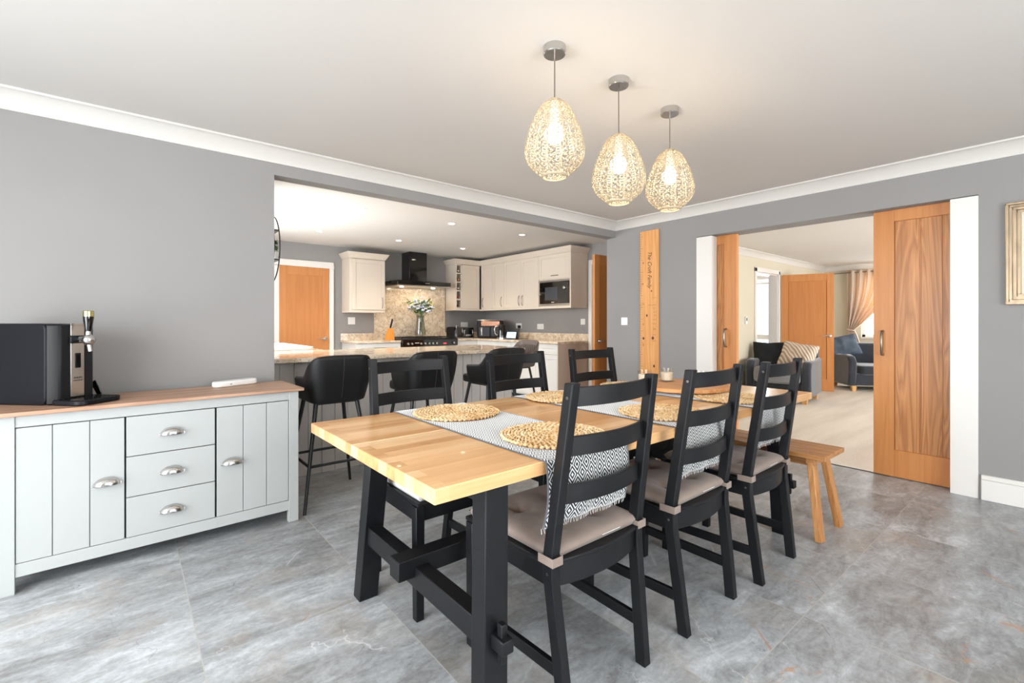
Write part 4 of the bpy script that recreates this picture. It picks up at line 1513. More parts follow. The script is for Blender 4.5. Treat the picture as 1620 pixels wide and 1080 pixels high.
MB().box(0.002, w_ - 0.042, -0.018, 0, ZR0 + 0.04, 1.755).build('glass_front', BLKGL, mw, bevel=0.002)
MB().box(0.002, w_ - 0.042, -0.02, 0, 1.757, 1.780).build('top_trim', STEEL, mw, bevel=0.001)
MB().box(0.002, w_ - 0.042, -0.02, 0, ZR0 + 0.014, ZR0 + 0.038).build('bottom_trim', STEEL, mw, bevel=0.001)
MB().box(0.12, 0.38, -0.0188, -0.0178, 1.49, 1.68).build('window_panel', GREYG, mw, angle=0)
q = MB(); q.M = Matrix.Translation((0.52, -0.018, 1.66)) @ Matrix.Rotation(PI / 2, 4, 'X')
q.lathe([(0.024, 0), (0.022, 0.02), (0.018, 0.022)], 24)
q.build('knob', CHROME, mw)
MB().box(0.25, 0.31, -0.0188, -0.018, 1.455, 1.463).build('maker_mark', WPLAST, mw, angle=0)
# cornice + pelmet along the L run
lc = MB()
z0, z1, fl_ = ZR1, ZR1 + 0.082, 0.05
xa, xb_, ya, yb = 4.266, RX - 0.022, 6.668, 4.506
lo = [(xa, YK - 0.002), (xa, ya), (xb_, ya), (xb_, yb), (XK - 0.002, yb), (XK - 0.002, YK - 0.002)]
hi = [(xa - fl_, YK - 0.002), (xa - fl_, ya - fl_), (xb_ - fl_, ya - fl_), (xb_ - fl_, yb - fl_), (XK - 0.002, yb - fl_), (XK - 0.002, YK - 0.002)]
n6 = 6
lc.add([(p[0], p[1], z0 + 0.0005) for p in lo] + [(p[0], p[1], z1) for p in hi],
       [tuple(range(6))[::-1], tuple(range(6, 12))] + [(i, (i + 1) % 6, 6 + (i + 1) % 6, 6 + i) for i in range(6)])
lc = lc.build('cabinet_cornice', KITCH, bevel=0.003)
tag(lc, 'flared cream cornice on top of the L shaped wall cabinets', 'cornice')
pl_ = MB().box(4.27, RX + 0.02, 6.67, 6.70, ZR0 - 0.03, ZR0 - 0.001).box(RX - 0.02, RX + 0.02, 4.508, 6.70, ZR0 - 0.03, ZR0 - 0.001).box(4.27, 4.29, 6.70, YK - 0.002, ZR0 - 0.03, ZR0 - 0.001).box(RX + 0.02, XK - 0.002, 4.508, 4.53, ZR0 - 0.03, ZR0 - 0.001)
pl_ = pl_.build('cabinet_pelmet', KITCH, bevel=0.002)
tag(pl_, 'cream pelmet strip under the L shaped wall cabinets', 'pelmet')

# base cabinets, far wall
BF = 6.42
cabinet('base_cabinet', 'white base cabinet under the knife block left of the cooker', 'base cabinet', (2.475, BF, 0), 0, 0.66, 0.578, 0.1, 0.868,
        [(0.0, 0.66, 0.70, 0.862, (0.33, 0.80, False)), (0.0, 0.66, 0.12, 0.695, None)], KITCHB, G2)
cabinet('base_cabinet', 'white base cabinet between the cooker and the corner', 'base cabinet', (4.115, BF, 0), 0, 0.405, 0.578, 0.1, 0.868,
        [(0.0, 0.40, 0.12, 0.862, None)], KITCHB, G2)
# base cabinets, right wall, facing -x
RB = 4.54
cabinet('base_cabinet', 'white corner base cabinet with drawers behind the island end', 'base cabinet', (RB, 6.415, 0), -PI / 2, 0.90, XK - RB - 0.002, 0.1, 0.868,
        [(0.0, 0.45, 0.12, 0.862, None), (0.45, 0.9, 0.12, 0.862, None)], KITCHB, G2)
be = cabinet('base_cabinet', 'white end base cabinet beside the open kitchen door', 'base cabinet', (RB, 5.512, 0), -PI / 2, 1.0, XK - RB - 0.002, 0.1, 0.868,
             [(0.0, 0.5, 0.12, 0.862, None), (0.5, 0.998, 0.72, 0.862, None), (0.5, 0.998, 0.12, 0.715, None)], KITCHB, G2)
MB().box(1.0, 1.012, -0.02, XK - RB - 0.002, 0.0, 0.868).build('end_panel', mat('stone_end_panel', srgb(200, 184, 168), 0.5), be, bevel=0.001)
wt = MB()
wt.prism([(2.45, 6.385), (3.135, 6.385), (3.135, YK - 0.002), (2.45, YK - 0.002)], 0.8685, 0.90, 'z')
o = wt.build('worktop', GRANITE, bevel=0.003); tag(o, 'granite worktop carrying the knife block', 'worktop')
wt = MB().prism([(4.118, 6.385), (4.50, 6.385), (4.50, 4.485), (XK - 0.002, 4.485), (XK - 0.002, YK - 0.002), (4.118, YK - 0.002)], 0.8685, 0.90, 'z')
o = wt.build('worktop', GRANITE, bevel=0.003); tag(o, 'L shaped granite worktop under the toaster and kettle', 'worktop')
us = MB().box(2.45, 2.97, YK - 0.022, YK - 0.001, 0.9005, 1.0)
o = us.build('upstand', GRANITE, bevel=0.002); tag(o, 'low granite upstand behind the knife block worktop', 'upstand')
us = MB().box(4.252, XK - 0.001, YK - 0.022, YK - 0.001, 0.9005, 1.0).box(XK - 0.022, XK - 0.001, 4.487, YK - 0.022, 0.9005, 1.0)
o = us.build('upstand', GRANITE, bevel=0.002); tag(o, 'low granite upstand running to the open kitchen door', 'upstand')
bs = MB().box(2.972, 4.250, YK - 0.02, YK - 0.001, 0.9005, 1.79).build('splashback', GRANITE, bevel=0.002)
tag(bs, 'tall speckled granite splashback behind the cooker', 'splashback')

# range cooker
ck = thing('range_cooker', 'black range cooker with a row of silver knobs', 'cooker', (3.63, 6.68, 0))
MB().box(-0.485, 0.485, -0.27, 0.29, 0.05, 0.895).build('body', BLKPL, ck, bevel=0.004)
MB().box(-0.485, 0.485, -0.315, -0.27, 0.80, 0.905).build('control_panel', BLKGL, ck, bevel=0.004)
MB().box(-0.45, 0.45, -0.295, -0.27, 0.12, 0.77).build('oven_door', BLKGL, ck, bevel=0.004)
MB().box(-0.485, 0.485, -0.31, 0.29, 0.895, 0.915).build('hob', BLKPL, ck, bevel=0.003)
for x in (-0.40, -0.335, -0.185, -0.115, -0.045, 0.02, 0.085, 0.40):
    q = MB(); q.M = Matrix.Translation((x, -0.315, 0.845)) @ Matrix.Rotation(PI / 2, 4, 'X')
    q.lathe([(0.018, 0), (0.016, 0.026), (0.013, 0.028)], 18)
    q.build('knob', CHROME, ck)
MB().box(-0.28, -0.21, -0.3165, -0.315, 0.85, 0.858).build('maker_mark', WPLAST, ck, angle=0)
MB().box(0.22, 0.27, -0.3165, -0.315, 0.828, 0.846).build('clock_display', REDLED, ck, angle=0)
MB().tube([(-0.43, -0.30, 0.74), (-0.43, -0.34, 0.74), (0.43, -0.34, 0.74), (0.43, -0.30, 0.74)], 0.009, 10).build('door_handle', CHROME, ck)
gr = MB()
for cx in (-0.34, 0.0, 0.34):
    for cy in (-0.16, 0.12):
        gr.tube([(cx - 0.13, cy, 0.935), (cx + 0.13, cy, 0.935)], 0.006, 6)
        gr.tube([(cx, cy - 0.11, 0.935), (cx, cy + 0.11, 0.935)], 0.006, 6)
        for sx in (-1, 1):
            gr.tube([(cx + sx * 0.13, cy - 0.11, 0.915), (cx + sx * 0.13, cy - 0.11, 0.935), (cx + sx * 0.13, cy + 0.11, 0.935), (cx + sx * 0.13, cy + 0.11, 0.915)], 0.006, 6)
gr.build('pan_support', BLACKM, ck)
lid = MB().box(-0.20, 0.18, -0.12, 0.16, 0.942, 0.950).build('hob_plate', BLKGL, ck, bevel=0.002)

# hood
hd = thing('cooker_hood', 'black glossy chimney cooker hood above the splashback', 'cooker hood', (3.60, 7.0, 0))
MB().box(-0.155, 0.155, -0.27, -0.002, 1.81, 2.288).build('chimney', BLKGL, hd, bevel=0.003)
MB().box(-0.468, 0.468, -0.50, -0.022, 1.745, 1.81).build('canopy', BLKGL, hd, bevel=0.004)
MB().box(-0.455, 0.455, -0.485, -0.03, 1.728, 1.745).build('filter_tray', STEEL, hd, bevel=0.003)
MB().box(0.0, 0.08, -0.5012, -0.50, 1.772, 1.782).build('button_strip', CHROME, hd, angle=0)
for sx in (-0.28, 0.28):
    MB().lathe([(0.03, 1.722), (0.03, 1.729)], 20, (sx, -0.25, 0)).build('hood_lamp', LAMP, hd)
area_light('hood_light', (3.60, 6.72, 1.715), (0, 0.05, -1), 0.6, 0.12, 2.5, (1.0, 0.80, 0.58))

# knife block and knives
kb = thing('knife_block', 'orange beech knife block on the worktop left of the cooker', 'knife block', (3.055, 6.62, 0.9005), 0)
MB().prism([(-0.055, 0.0), (0.065, 0.0), (0.055, 0.10), (0.045, 0.175), (-0.01, 0.175)], -0.05, 0.05, 'y').build('block', KNIFEW, kb, bevel=0.006)
kn = thing('kitchen_knife', 'x', 'knife', (0, 0, 0), 0, 'black handled knives standing in the knife block')
MB().bar((0, 0, -0.02), (0.035, 0, 0.115), 0.016, 0.012, (0, 1, 0)).build('handle', BLKPL, kn, bevel=0.003)
MB().bar((-0.006, 0, -0.045), (0.001, 0, -0.018), 0.018, 0.003, (0, 1, 0)).build('blade', STEEL, kn)
for i, (dx, dy, dz, lb) in enumerate(((0.008, -0.03, 0.0, 'black handled knife at the front of the knife block'), (0.012, 0.0, 0.012, 'black handled knife in the middle of the knife block'),
                                      (0.03, 0.028, -0.004, 'black handled knife at the back of the knife block'))):
    o = kn if i == 0 else dup(kn, (0, 0, 0), 0, lb)
    o.location = (3.055 + dx, 6.62 + dy, 0.9005 + 0.195 + dz)
    o['label'] = lb

# vase and flowers on the cooker lid
vx, vy, vz = 3.60, 6.66, 0.9505
vs_ = thing('vase', 'tall smoked glass vase standing on the cooker', 'vase', (vx, vy, vz))
MB().lathe([(0.0, 0.001), (0.070, 0.001), (0.086, 0.02), (0.085, 0.06), (0.068, 0.18), (0.058, 0.28), (0.064, 0.325), (0.061, 0.325), (0.055, 0.28), (0.064, 0.18), (0.081, 0.06), (0.080, 0.022), (0.0, 0.012)], 32, cap=False).build('glass_body', VASEG, vs_)
fb = thing('flower_bouquet', 'bunch of white and pale blue flowers with green leaves in the smoked vase', 'flowers', (vx, vy, vz))
sm = MB(); lf = MB(); pw = MB(); pb = MB(); ly = MB()
for i in range(95):
    a = rnd.uniform(0, 2 * PI)
    r_ = 0.21 * math.sqrt(rnd.random())
    hx, hy, hz = r_ * math.cos(a), r_ * math.sin(a), 0.59 - 0.8 * r_ + rnd.uniform(-0.07, 0.05)
    if i < 26:
        sm.tube([(rnd.uniform(-.035, .035), rnd.uniform(-.035, .035), 0.03), (hx * 0.22, hy * 0.22, 0.30), (hx, hy, hz)], 0.0022, 5)
    tgt = pw if i % 3 else pb
    for p in range(6):
        b_ = 2 * PI * p / 6
        tgt.ball((hx + 0.014 * math.cos(b_), hy + 0.014 * math.sin(b_), hz + 0.004 * math.sin(3 * b_)), (0.016, 0.013, 0.009), 6, 4, Euler((rnd.uniform(-.6, .6), rnd.uniform(-.6, .6), b_)))
for i in range(115):
    a = rnd.uniform(0, 2 * PI)
    r_ = 0.20 * rnd.random() ** 0.6
    z_ = 0.33 + 0.5 * r_ + rnd.uniform(0, 0.15)
    e = Euler((rnd.uniform(-.9, .9), rnd.uniform(-.9, .9), a))
    (lf if i % 6 else ly).ball((r_ * math.cos(a), r_ * math.sin(a), z_), (0.042, 0.014, 0.002), 8, 4, e)
for i in range(5):
    ly.ball((0.15 + 0.02 * i, -0.03 + 0.01 * i, 0.44 + 0.02 * i), (0.05, 0.008, 0.006), 6, 4, Euler((0, -0.7, 0.2 * i)))
sm.build('stems', LEAF, fb); lf.build('leaves', LEAF, fb, merge=False); ly.build('yellow_leaves', LEAFY, fb, merge=False)
pw.build('white_blossoms', PETAL, fb, merge=False); pb.build('blue_blossoms', PETALB, fb, merge=False)

# worktop appliances (corner)
cz = 0.9005
q = thing('baking_tray', 'dark metal tray under the toaster and bottle', 'tray', (4.34, 6.60, cz))
MB().box(-0.21, 0.21, -0.13, 0.10, 0, 0.008).box(-0.21, 0.21, -0.138, -0.13, 0, 0.016).build('tray_base', STEEL, q, bevel=0.002)
q = thing('bread_bin', 'black bread bin against the splashback edge', 'bread bin', (4.375, 6.84, cz))
MB().prism(rr(-0.11, 0.11, 0.0, 0.19, 0.03), -0.12, 0.12, 'y').build('case', BLKPL, q, bevel=0.005)
MB().tube([(-0.04, -0.121, 0.11), (-0.04, -0.14, 0.11), (0.04, -0.14, 0.11), (0.04, -0.121, 0.11)], 0.004, 8).build('handle', CHROME, q)
q = thing('toaster', 'black toaster with silver levers on the corner worktop', 'toaster', (4.40, 6.60, cz + 0.0085), 0)
MB().box(-0.12, 0.12, -0.115, 0.085, 0.0, 0.175).build('body', BLKGL, q, bevel=0.02, seg=4)
MB().box(-0.055, 0.055, -0.123, -0.119, 0.03, 0.06).build('badge_plate', STEEL, q, bevel=0.001)
for sx in (-0.085, 0.085):
    MB().box(sx - 0.006, sx + 0.006, -0.128, -0.12, 0.03, 0.13).box(sx - 0.014, sx + 0.014, -0.14, -0.12, 0.12, 0.135).build('lever', CHROME, q, bevel=0.002)
MB().box(-0.09, 0.09, -0.075, -0.05, 0.174, 0.177).box(-0.09, 0.09, 0.02, 0.045, 0.174, 0.177).build('bread_slots', STEEL, q)
q = thing('oil_bottle', 'small grey glass bottle with silver spout beside the toaster', 'bottle', (4.20, 6.54, cz + 0.0085))
MB().lathe([(0.030, 0), (0.031, 0.01), (0.030, 0.11), (0.012, 0.14), (0.010, 0.165)], 20).build('glass_body', GREYG, q)
MB().lathe([(0.012, 0.165), (0.010, 0.18), (0.004, 0.215)], 12).build('spout', CHROME, q)
q = thing('air_fryer', 'dual drawer air fryer with rose gold panel in the worktop corner', 'air fryer', (4.775, 6.38, cz), math.radians(-35))
MB().box(-0.22, 0.22, -0.19, 0.19, 0.012, 0.30).build('body', BLKPL, q, bevel=0.03, seg=4)
MB().box(-0.155, 0.155, -0.198, -0.165, 0.205, 0.29).build('control_panel', COPPER, q, bevel=0.006)
for sx in (-1, 1):
    d = MB().box(sx * 0.10 - 0.085, sx * 0.10 + 0.085, -0.198, -0.16, 0.03, 0.19).build('drawer', GREYG, q, bevel=0.008)
    MB().box(sx * 0.145 - 0.013, sx * 0.145 + 0.013, -0.225, -0.195, 0.05, 0.18).build('handle', CHROME, d, bevel=0.005)
MB().box(-0.22, 0.22, -0.17, 0.19, 0.295, 0.312).build('lid', STEEL, q, bevel=0.008)
q = thing('kettle', 'black and silver kettle next to the air fryer', 'kettle', (4.75, 6.02, cz), math.radians(150))
MB().lathe([(0.084, 0.02), (0.082, 0.05), (0.070, 0.20), (0.066, 0.215)], 28).build('body', BLKGL, q)
MB().lathe([(0.088, 0.0), (0.088, 0.02)], 28).build('base', STEEL, q)
MB().lathe([(0.066, 0.215), (0.050, 0.232), (0.012, 0.238), (0.010, 0.25)], 24).build('lid', BLKGL, q)
MB().tube([(0.062, 0, 0.205), (0.11, 0, 0.20), (0.125, 0, 0.15), (0.115, 0, 0.085), (0.082, 0, 0.06)], 0.010, 10).build('handle', CHROME, q)
q = thing('smart_display', 'small tablet style display with lit blue screen on the worktop', 'smart display', (4.74, 5.76, cz), -PI / 2 + 0.35)
MB().hexa([(-0.10, -0.03, 0.002), (0.10, -0.03, 0.002), (0.10, 0.06, 0.002), (-0.10, 0.06, 0.002)], [(-0.10, 0.012, 0.125), (0.10, 0.012, 0.125), (0.10, 0.024, 0.125), (-0.10, 0.024, 0.125)]).build('case', BLKPL, q, bevel=0.003)
sy = lambda z: -0.03 + 0.042 * (z - 0.002) / 0.123 - 0.001
k = MB(); k.add([(-0.085, sy(0.018), 0.018), (0.085, sy(0.018), 0.018), (0.085, sy(0.113), 0.113), (-0.085, sy(0.113), 0.113)], [(0, 1, 2, 3)])
scn = k.build('screen', SCREEN, q, angle=0)
k = MB(); k.add([(-0.07, sy(0.028) - 0.0006, 0.028), (-0.01, sy(0.028) - 0.0006, 0.028), (-0.01, sy(0.065) - 0.0006, 0.065), (-0.07, sy(0.065) - 0.0006, 0.065)], [(0, 1, 2, 3)])
k.add([(0.005, sy(0.022) - 0.0006, 0.022), (0.075, sy(0.022) - 0.0006, 0.022), (0.075, sy(0.06) - 0.0006, 0.06), (0.005, sy(0.06) - 0.0006, 0.06)], [(0, 1, 2, 3)])
k.build('screen_tile', SCREENW, scn, angle=0)
MB().tube([(0.0, 0.06, 0.01), (0.06, 0.16, 0.004), (0.16, 0.24, 0.004)], 0.003, 6).build('cable', BLKPL, q)


# sockets and switches
def plate(label, cat, loc, rz, w=0.086, h=0.086, kind='switch', rock=1):
    t = thing('light_switch' if kind == 'switch' else 'wall_socket', label, cat, loc, rz)
    MB().box(-w / 2, w / 2, -0.009, 0, -h / 2, h / 2).build('plate', WPLAST, t, bevel=0.003)
    n = rock
    for i in range(n):
        x = (i - (n - 1) / 2) * 0.03
        if kind == 'switch': MB().box(x - 0.009, x + 0.009, -0.0125, -0.009, -0.015, 0.015).build('rocker', WPLAST, t, bevel=0.002)
    if kind == 'socket':
        for sx in ((-1, 1) if w > 0.1 else (0,)):
            s_ = MB().box(sx * 0.036 - 0.003, sx * 0.036 + 0.003, -0.0098, -0.009, 0.004, 0.012)
            s_.box(sx * 0.036 - 0.014, sx * 0.036 - 0.008, -0.0098, -0.009, -0.018, -0.013).box(sx * 0.036 + 0.008, sx * 0.036 + 0.014, -0.0098, -0.009, -0.018, -0.013)
            s_.build('pin_holes', GAP, t, angle=0)
            MB().box(sx * 0.036 + 0.010, sx * 0.036 + 0.018, -0.011, -0.009, 0.018, 0.030).build('rocker', WPLAST, t, bevel=0.001)
    return t


plate('white light switch on the grey wall left of the growth chart', 'light switch', (XB, 3.247, 1.175), -PI / 2)
plate('white double socket above the upstand right of the tablet', 'socket', (XK, 5.51, 1.10), -PI / 2, 0.146, 0.086, 'socket')
plate('white light switch beside the open kitchen door', 'light switch', (XK, 4.60, 1.175), -PI / 2)
plate('white socket behind the kettle with a black plug', 'socket', (XK, 6.05, 1.11), -PI / 2, 0.146, 0.086, 'socket')
plate('white double socket above the toaster', 'socket', (4.66, YK, 1.13), 0, 0.146, 0.086, 'socket')
plate('white cooker switch on the wall below the single cabinet', 'light switch', (2.62, YK, 1.19), 0, 0.11, 0.11)
q = thing('power_plug', 'black plug in the socket behind the kettle', 'plug', (XK - 0.0095, 6.01, 1.095), -PI / 2)
MB().box(-0.024, 0.024, -0.035, 0, -0.024, 0.024).build('plug_body', BLKPL, q, bevel=0.006)
MB().tube([(0, -0.02, -0.022), (0, -0.03, -0.10), (0.01, -0.03, -0.18)], 0.004, 6).build('cable', BLKPL, q)

# round plant shelf on the kitchen left wall
hs = thing('hoop_shelf', 'round black metal hoop wall shelf at the kitchen opening edge', 'wall shelf', (KX0, 3.765, 1.69))
k = MB()
for x in (0.032, 0.068):
    k.tube([(x, 0.24 * math.cos(a), 0.24 * math.sin(a)) for a in [2 * PI * i / 48 for i in range(48)]], 0.004, 8, closed=True)
k.build('hoops', BLACKM, hs)
for z in (0.11, -0.095):
    hw_ = math.sqrt(0.24 ** 2 - z ** 2)
    MB().box(0.03, 0.07, -hw_, hw_, z - 0.005, z + 0.005).build('shelf_bar', BLACKM, hs)
MB().box(0.0, 0.036, -0.02, 0.02, 0.105, 0.115).build('wall_bracket', BLACKM, hs)
q = thing('potted_plant', 'small green plant in a white pot on the hoop shelf', 'plant', (KX0 + 0.05, 3.60, 1.69 - 0.0895))
MB().lathe([(0.020, 0.0), (0.026, 0.05), (0.024, 0.05)], 16).build('pot', POT, q)
k = MB()
for i in range(60):
    a, e_ = rnd.uniform(0, 2 * PI), rnd.uniform(0, 1)
    k.ball((0.022 * math.cos(a) * e_, 0.04 * math.sin(a) * e_, 0.065 + rnd.uniform(0, 0.07)), (0.014, 0.005, 0.002), 6, 4, Euler((rnd.uniform(-1, 1), rnd.uniform(-1, 1), a)))
k.build('leaves', LEAF, q, merge=False)

# ------------------------------------------------------------------ downlights
dl = thing('downlight', 'x', 'ceiling light', (0, 0, 0), 0, 'recessed downlights in the kitchen ceiling')
MB().lathe([(0.045, 0.0), (0.045, -0.004), (0.034, -0.006), (0.034, -0.001)], 28, cap=False).build('trim_ring', WHITE, dl)
MB().lathe([(0.034, -0.003), (0.0, -0.003)], 28, cap=False).build('lamp', LAMP, dl)
DL = [(1.817, 4.54, 'lit downlight above the left end of the island'), (1.824, 5.94, 'lit downlight in front of the far kitchen door'),
      (2.853, 4.54, 'lit downlight above the right part of the island'), (2.875, 5.93, 'lit downlight in front of the cooker hood'),
      (3.93, 5.94, 'lit downlight in front of the wine rack'), (3.91, 4.54, 'lit downlight in front of the microwave')]
for i, (x, y, lb) in enumerate(DL):
    o = dl if i == 0 else dup(dl, (0, 0, 0), 0, lb)
    o.location = (x, y, CZ - 0.01)
    o['label'] = lb
    l = bpy.data.lights.new('downlight_beam', 'SPOT')
    l.energy = 42
    l.color = (1.0, 0.85, 0.68)
    l.spot_size = math.radians(125)
    l.spot_blend = 0.9
    l.shadow_soft_size = 0.04
    lo_ = bpy.data.objects.new('downlight_beam', l)
    COL.objects.link(lo_)
    lo_.location = (x, y, CZ - 0.03)


# ------------------------------------------------------------------ pendants
def make_pendant():
    t = thing('pendant_light', 'x', 'pendant light', (0, 0, 0), 0, 'pierced egg shaped pendants over the table')
    # origin at the ceiling; shade top at -0.222, bottom at -0.545
    MB().lathe([(0.0, 0.0), (0.047, 0.0), (0.0475, -0.030), (0.044, -0.034), (0.0, -0.034)], 36, cap=False).build('ceiling_rose', CHROME, t)
    MB().tube([(0, 0, -0.03), (0.0005, 0, -0.12), (0, 0, -0.225)], 0.0028, 8).build('cord', SATIN, t)
    H_ = 0.322

    def rad(v):    # v 0 top .. 1 bottom
        pts = [(0, 0.020), (0.03, 0.040), (0.10, 0.062), (0.22, 0.083), (0.36, 0.102), (0.50, 0.116), (0.62, 0.1225), (0.72, 0.121), (0.82, 0.108), (0.91, 0.083), (1.0, 0.045)]
        for i in range(len(pts) - 1):
            if v <= pts[i + 1][0]:
                k_ = (v - pts[i][0]) / (pts[i + 1][0] - pts[i][0])
                a, b_ = pts[i][1], pts[i + 1][1]
                return a + (b_ - a) * k_
        return 0.045
    NU, NV = 168, 74
    vs, fs = [], []
    RIBS = 12
    for j in range(NV + 1):
        v = j / NV
        for i in range(NU):
            a = 2 * PI * i / NU
            lob = 1 + 0.022 * abs(math.sin(a * RIBS / 2)) ** 0.6
            r_ = (rad(max(0, v - 0.02)) + rad(v) + rad(min(1, v + 0.02))) / 3 * lob
            vs.append((r_ * math.cos(a), r_ * math.sin(a), -0.222 - H_ * v))
    for j in range(NV):
        for i in range(NU):
            v = (j + 0.5) / NV
            u = (i + 0.5) / NU
            k_ = (i % (NU // RIBS))
            rib = k_ == 0
            edge = j < 2 or j > NV - 3
            # curly filigree: rings on an offset lattice, pinched towards the ends
            x = (u * RIBS * 2) % 1 - 0.5
            y = (v * 15 + (0.5 if int(u * RIBS * 2) % 2 else 0)) % 1 - 0.5
            rr2 = math.hypot(x, y * 1.0)
            ring = 0.29 < rr2 < 0.44
            fill = abs(x) > 0.44 and abs(y) > 0.3
            if rib or edge or ring or fill:
                fs.append((j * NU + i, j * NU + (i + 1) % NU, (j + 1) * NU + (i + 1) % NU, (j + 1) * NU + i))
    mb = MB()
    mb.add(vs, fs)
    mb.build('lamp_shade', SHADE, t, solid=0.0018, angle=80)
    MB().lathe([(0.0, -0.222), (0.022, -0.222), (0.022, -0.228), (0.0, -0.228)], 20, cap=False).build('shade_cap', CHROME, t)
    MB().lathe([(0.016, -0.228), (0.018, -0.315), (0.014, -0.324)], 18).build('bulb_holder', WHITE, t)
    MB().ball((0, 0, -0.362), (0.040, 0.040, 0.042), 24, 16).build('bulb', BULB, t)
    return t


pn = make_pendant()
PN = [(1.372, 1.386, 0.0, 'lit pierced cream pendant nearest the camera'), (1.79, 1.38, -0.040, 'lit pierced cream pendant in the middle, hanging lowest'),
      (2.243, 1.392, 0.0, 'lit pierced cream pendant farthest from the camera')]
for i, (x, y, dz, lb) in enumerate(PN):
    o = pn if i == 0 else dup(pn, (0, 0, 0), 0, lb)
    o.location = (x, y, CZ)
    o.rotation_euler = (0, 0, i * 0.4)
    o['label'] = lb
    l = bpy.data.lights.new('pendant_glow', 'POINT')
    l.energy = 12
    l.color = (1.0, 0.77, 0.52)
    l.shadow_soft_size = 0.045
    lo_ = bpy.data.objects.new('pendant_glow', l)
    COL.objects.link(lo_)
    lo_.location = (x, y, CZ - 0.362 + dz)
    if dz:
        for ch_ in bpy.data.objects:
            if ch_.parent == o and ch_.name.split('.')[0] in ('lamp_shade', 'shade_cap', 'bulb_holder', 'bulb'):
                ch_.location.z += dz
            elif ch_.parent == o and ch_.name.startswith('cord'):
                ch_.scale.z = 1 + (-dz) / 0.225

# ------------------------------------------------------------------ growth chart
gc = thing('growth_chart', 'tall pine ruler board with family name and height marks on the grey wall', 'height chart', (XB - 0.002, 2.912, 0))
MB().box(-0.022, 0.0, -0.113, 0.113, 0.52, 2.142).build('board', PINE, gc, bevel=0.002)
Mt = Matrix.Translation((-0.0226, -0.008, 1.725)) @ Matrix(((0, 0, -1, 0), (0, -1, 0, 0), (-1, 0, 0, 0), (0, 0, 0, 1)))
# text x axis -> down (-z), text y axis -> towards +y... build matrix explicitly: columns = images of x,y,z
Mt = Matrix.Translation((-0.0226, -0.005, 1.725)) @ Matrix(((0, 0, -1, 0), (0, -1, 0, 0), (-1, 0, 0, 0), (0, 0, 0, 1)))
text_mesh('lettering', 'The Croft Family', INK, gc, Mt, 0.066, shear=0.35, depth=0.0003, sx=0.86)
tk = MB()
z = 0.56
i = 0
while z < 2.12:
    ln = 0.035 if i % 5 == 0 else 0.016
    tk.box(-0.0225, -0.022, 0.113 - ln, 0.112, z, z + 0.0022)
    z += 0.0254
    i += 1
for z, ln in ((1.42, 0.05), (1.345, 0.10), (1.27, 0.035), (1.235, 0.03), (1.19, 0.04), (1.145, 0.045), (1.09, 0.03), (1.03, 0.045), (0.965, 0.05)):
    tk.box(-0.0225, -0.022, -0.085, -0.085 + ln, z, z + 0.002)
for z in (1.33, 1.11):
    tk.tube([(-0.0225, -0.06 + 0.012 * math.cos(a), z - 0.02 + 0.010 * math.sin(a)) for a in [i_ * 0.5 for i_ in range(12)]], 0.0008, 4)
tk.build('height_marks', INK, gc)
k = MB()
for (y, z, ry, rz_) in ((-0.028, 1.495, 0.007, 0.010), (0.075, 1.80, 0.006, 0.008), (0.078, 1.575, 0.005, 0.008), (0.072, 1.36, 0.003, 0.012), (0.028, 1.235, 0.010, 0.015),
                        (0.074, 1.14, 0.003, 0.012), (0.070, 0.99, 0.013, 0.014), (-0.045, 0.995, 0.015, 0.017), (0.072, 0.92, 0.003, 0.02), (-0.06, 0.7, 0.012, 0.014)):
    k.ball((-0.022, y, z), (0.0008, ry, rz_), 12, 6)
k.build('knots', KNOT, gc)

# ------------------------------------------------------------------ picture frame
pf = thing('picture_frame', 'aged silver gilt picture frame at the right edge of the grey wall', 'picture', (XB - 0.001, -0.02, 1.589), -PI / 2)
W2, H2 = 0.312, 0.321


def ringframe(mb, o_, i_, y0, y1):
    (a, b_), (c_, d_) = o_, i_
    mb.box(-a, a, y0, y1, b_, d_); mb.box(-a, a, y0, y1, -d_, -b_)
    mb.box(-a, -c_, y0, y1, -d_, d_); mb.box(c_, a, y0, y1, -d_, d_)


k = MB()
steps = [((W2, H2), (W2 - 0.014, H2 - 0.014), -0.030), ((W2 - 0.014, H2 - 0.014), (W2 - 0.030, H2 - 0.030), -0.020), ((W2 - 0.030, H2 - 0.030), (W2 - 0.048, H2 - 0.048), -0.026),
         ((W2 - 0.048, H2 - 0.048), (W2 - 0.066, H2 - 0.066), -0.016)]
for (a, b_), (c_, d_), y0 in steps:
    k.box(-a, a, y0, 0, d_, b_); k.box(-a, a, y0, 0, -b_, -d_); k.box(-a, -c_, y0, 0, -d_, d_); k.box(c_, a, y0, 0, -d_, d_)
k.build('moulding', FRAMEM, pf, bevel=0.003)
MB().box(-W2 + 0.06, W2 - 0.06, -0.008, -0.002, -H2 + 0.06, H2 - 0.06).build('print', PICT, pf, angle=0)
k = MB()
for i in range(7):
    k.tube([(-0.20 + i * 0.05, -0.0085, -0.1 + 0.03 * math.sin(i)), (-0.19 + i * 0.05, -0.0085, 0.0 + 0.02 * math.cos(i)), (-0.17 + i * 0.05, -0.0085, -0.02)], 0.001, 4)
k.build('pencil_lines', SATIN, pf)


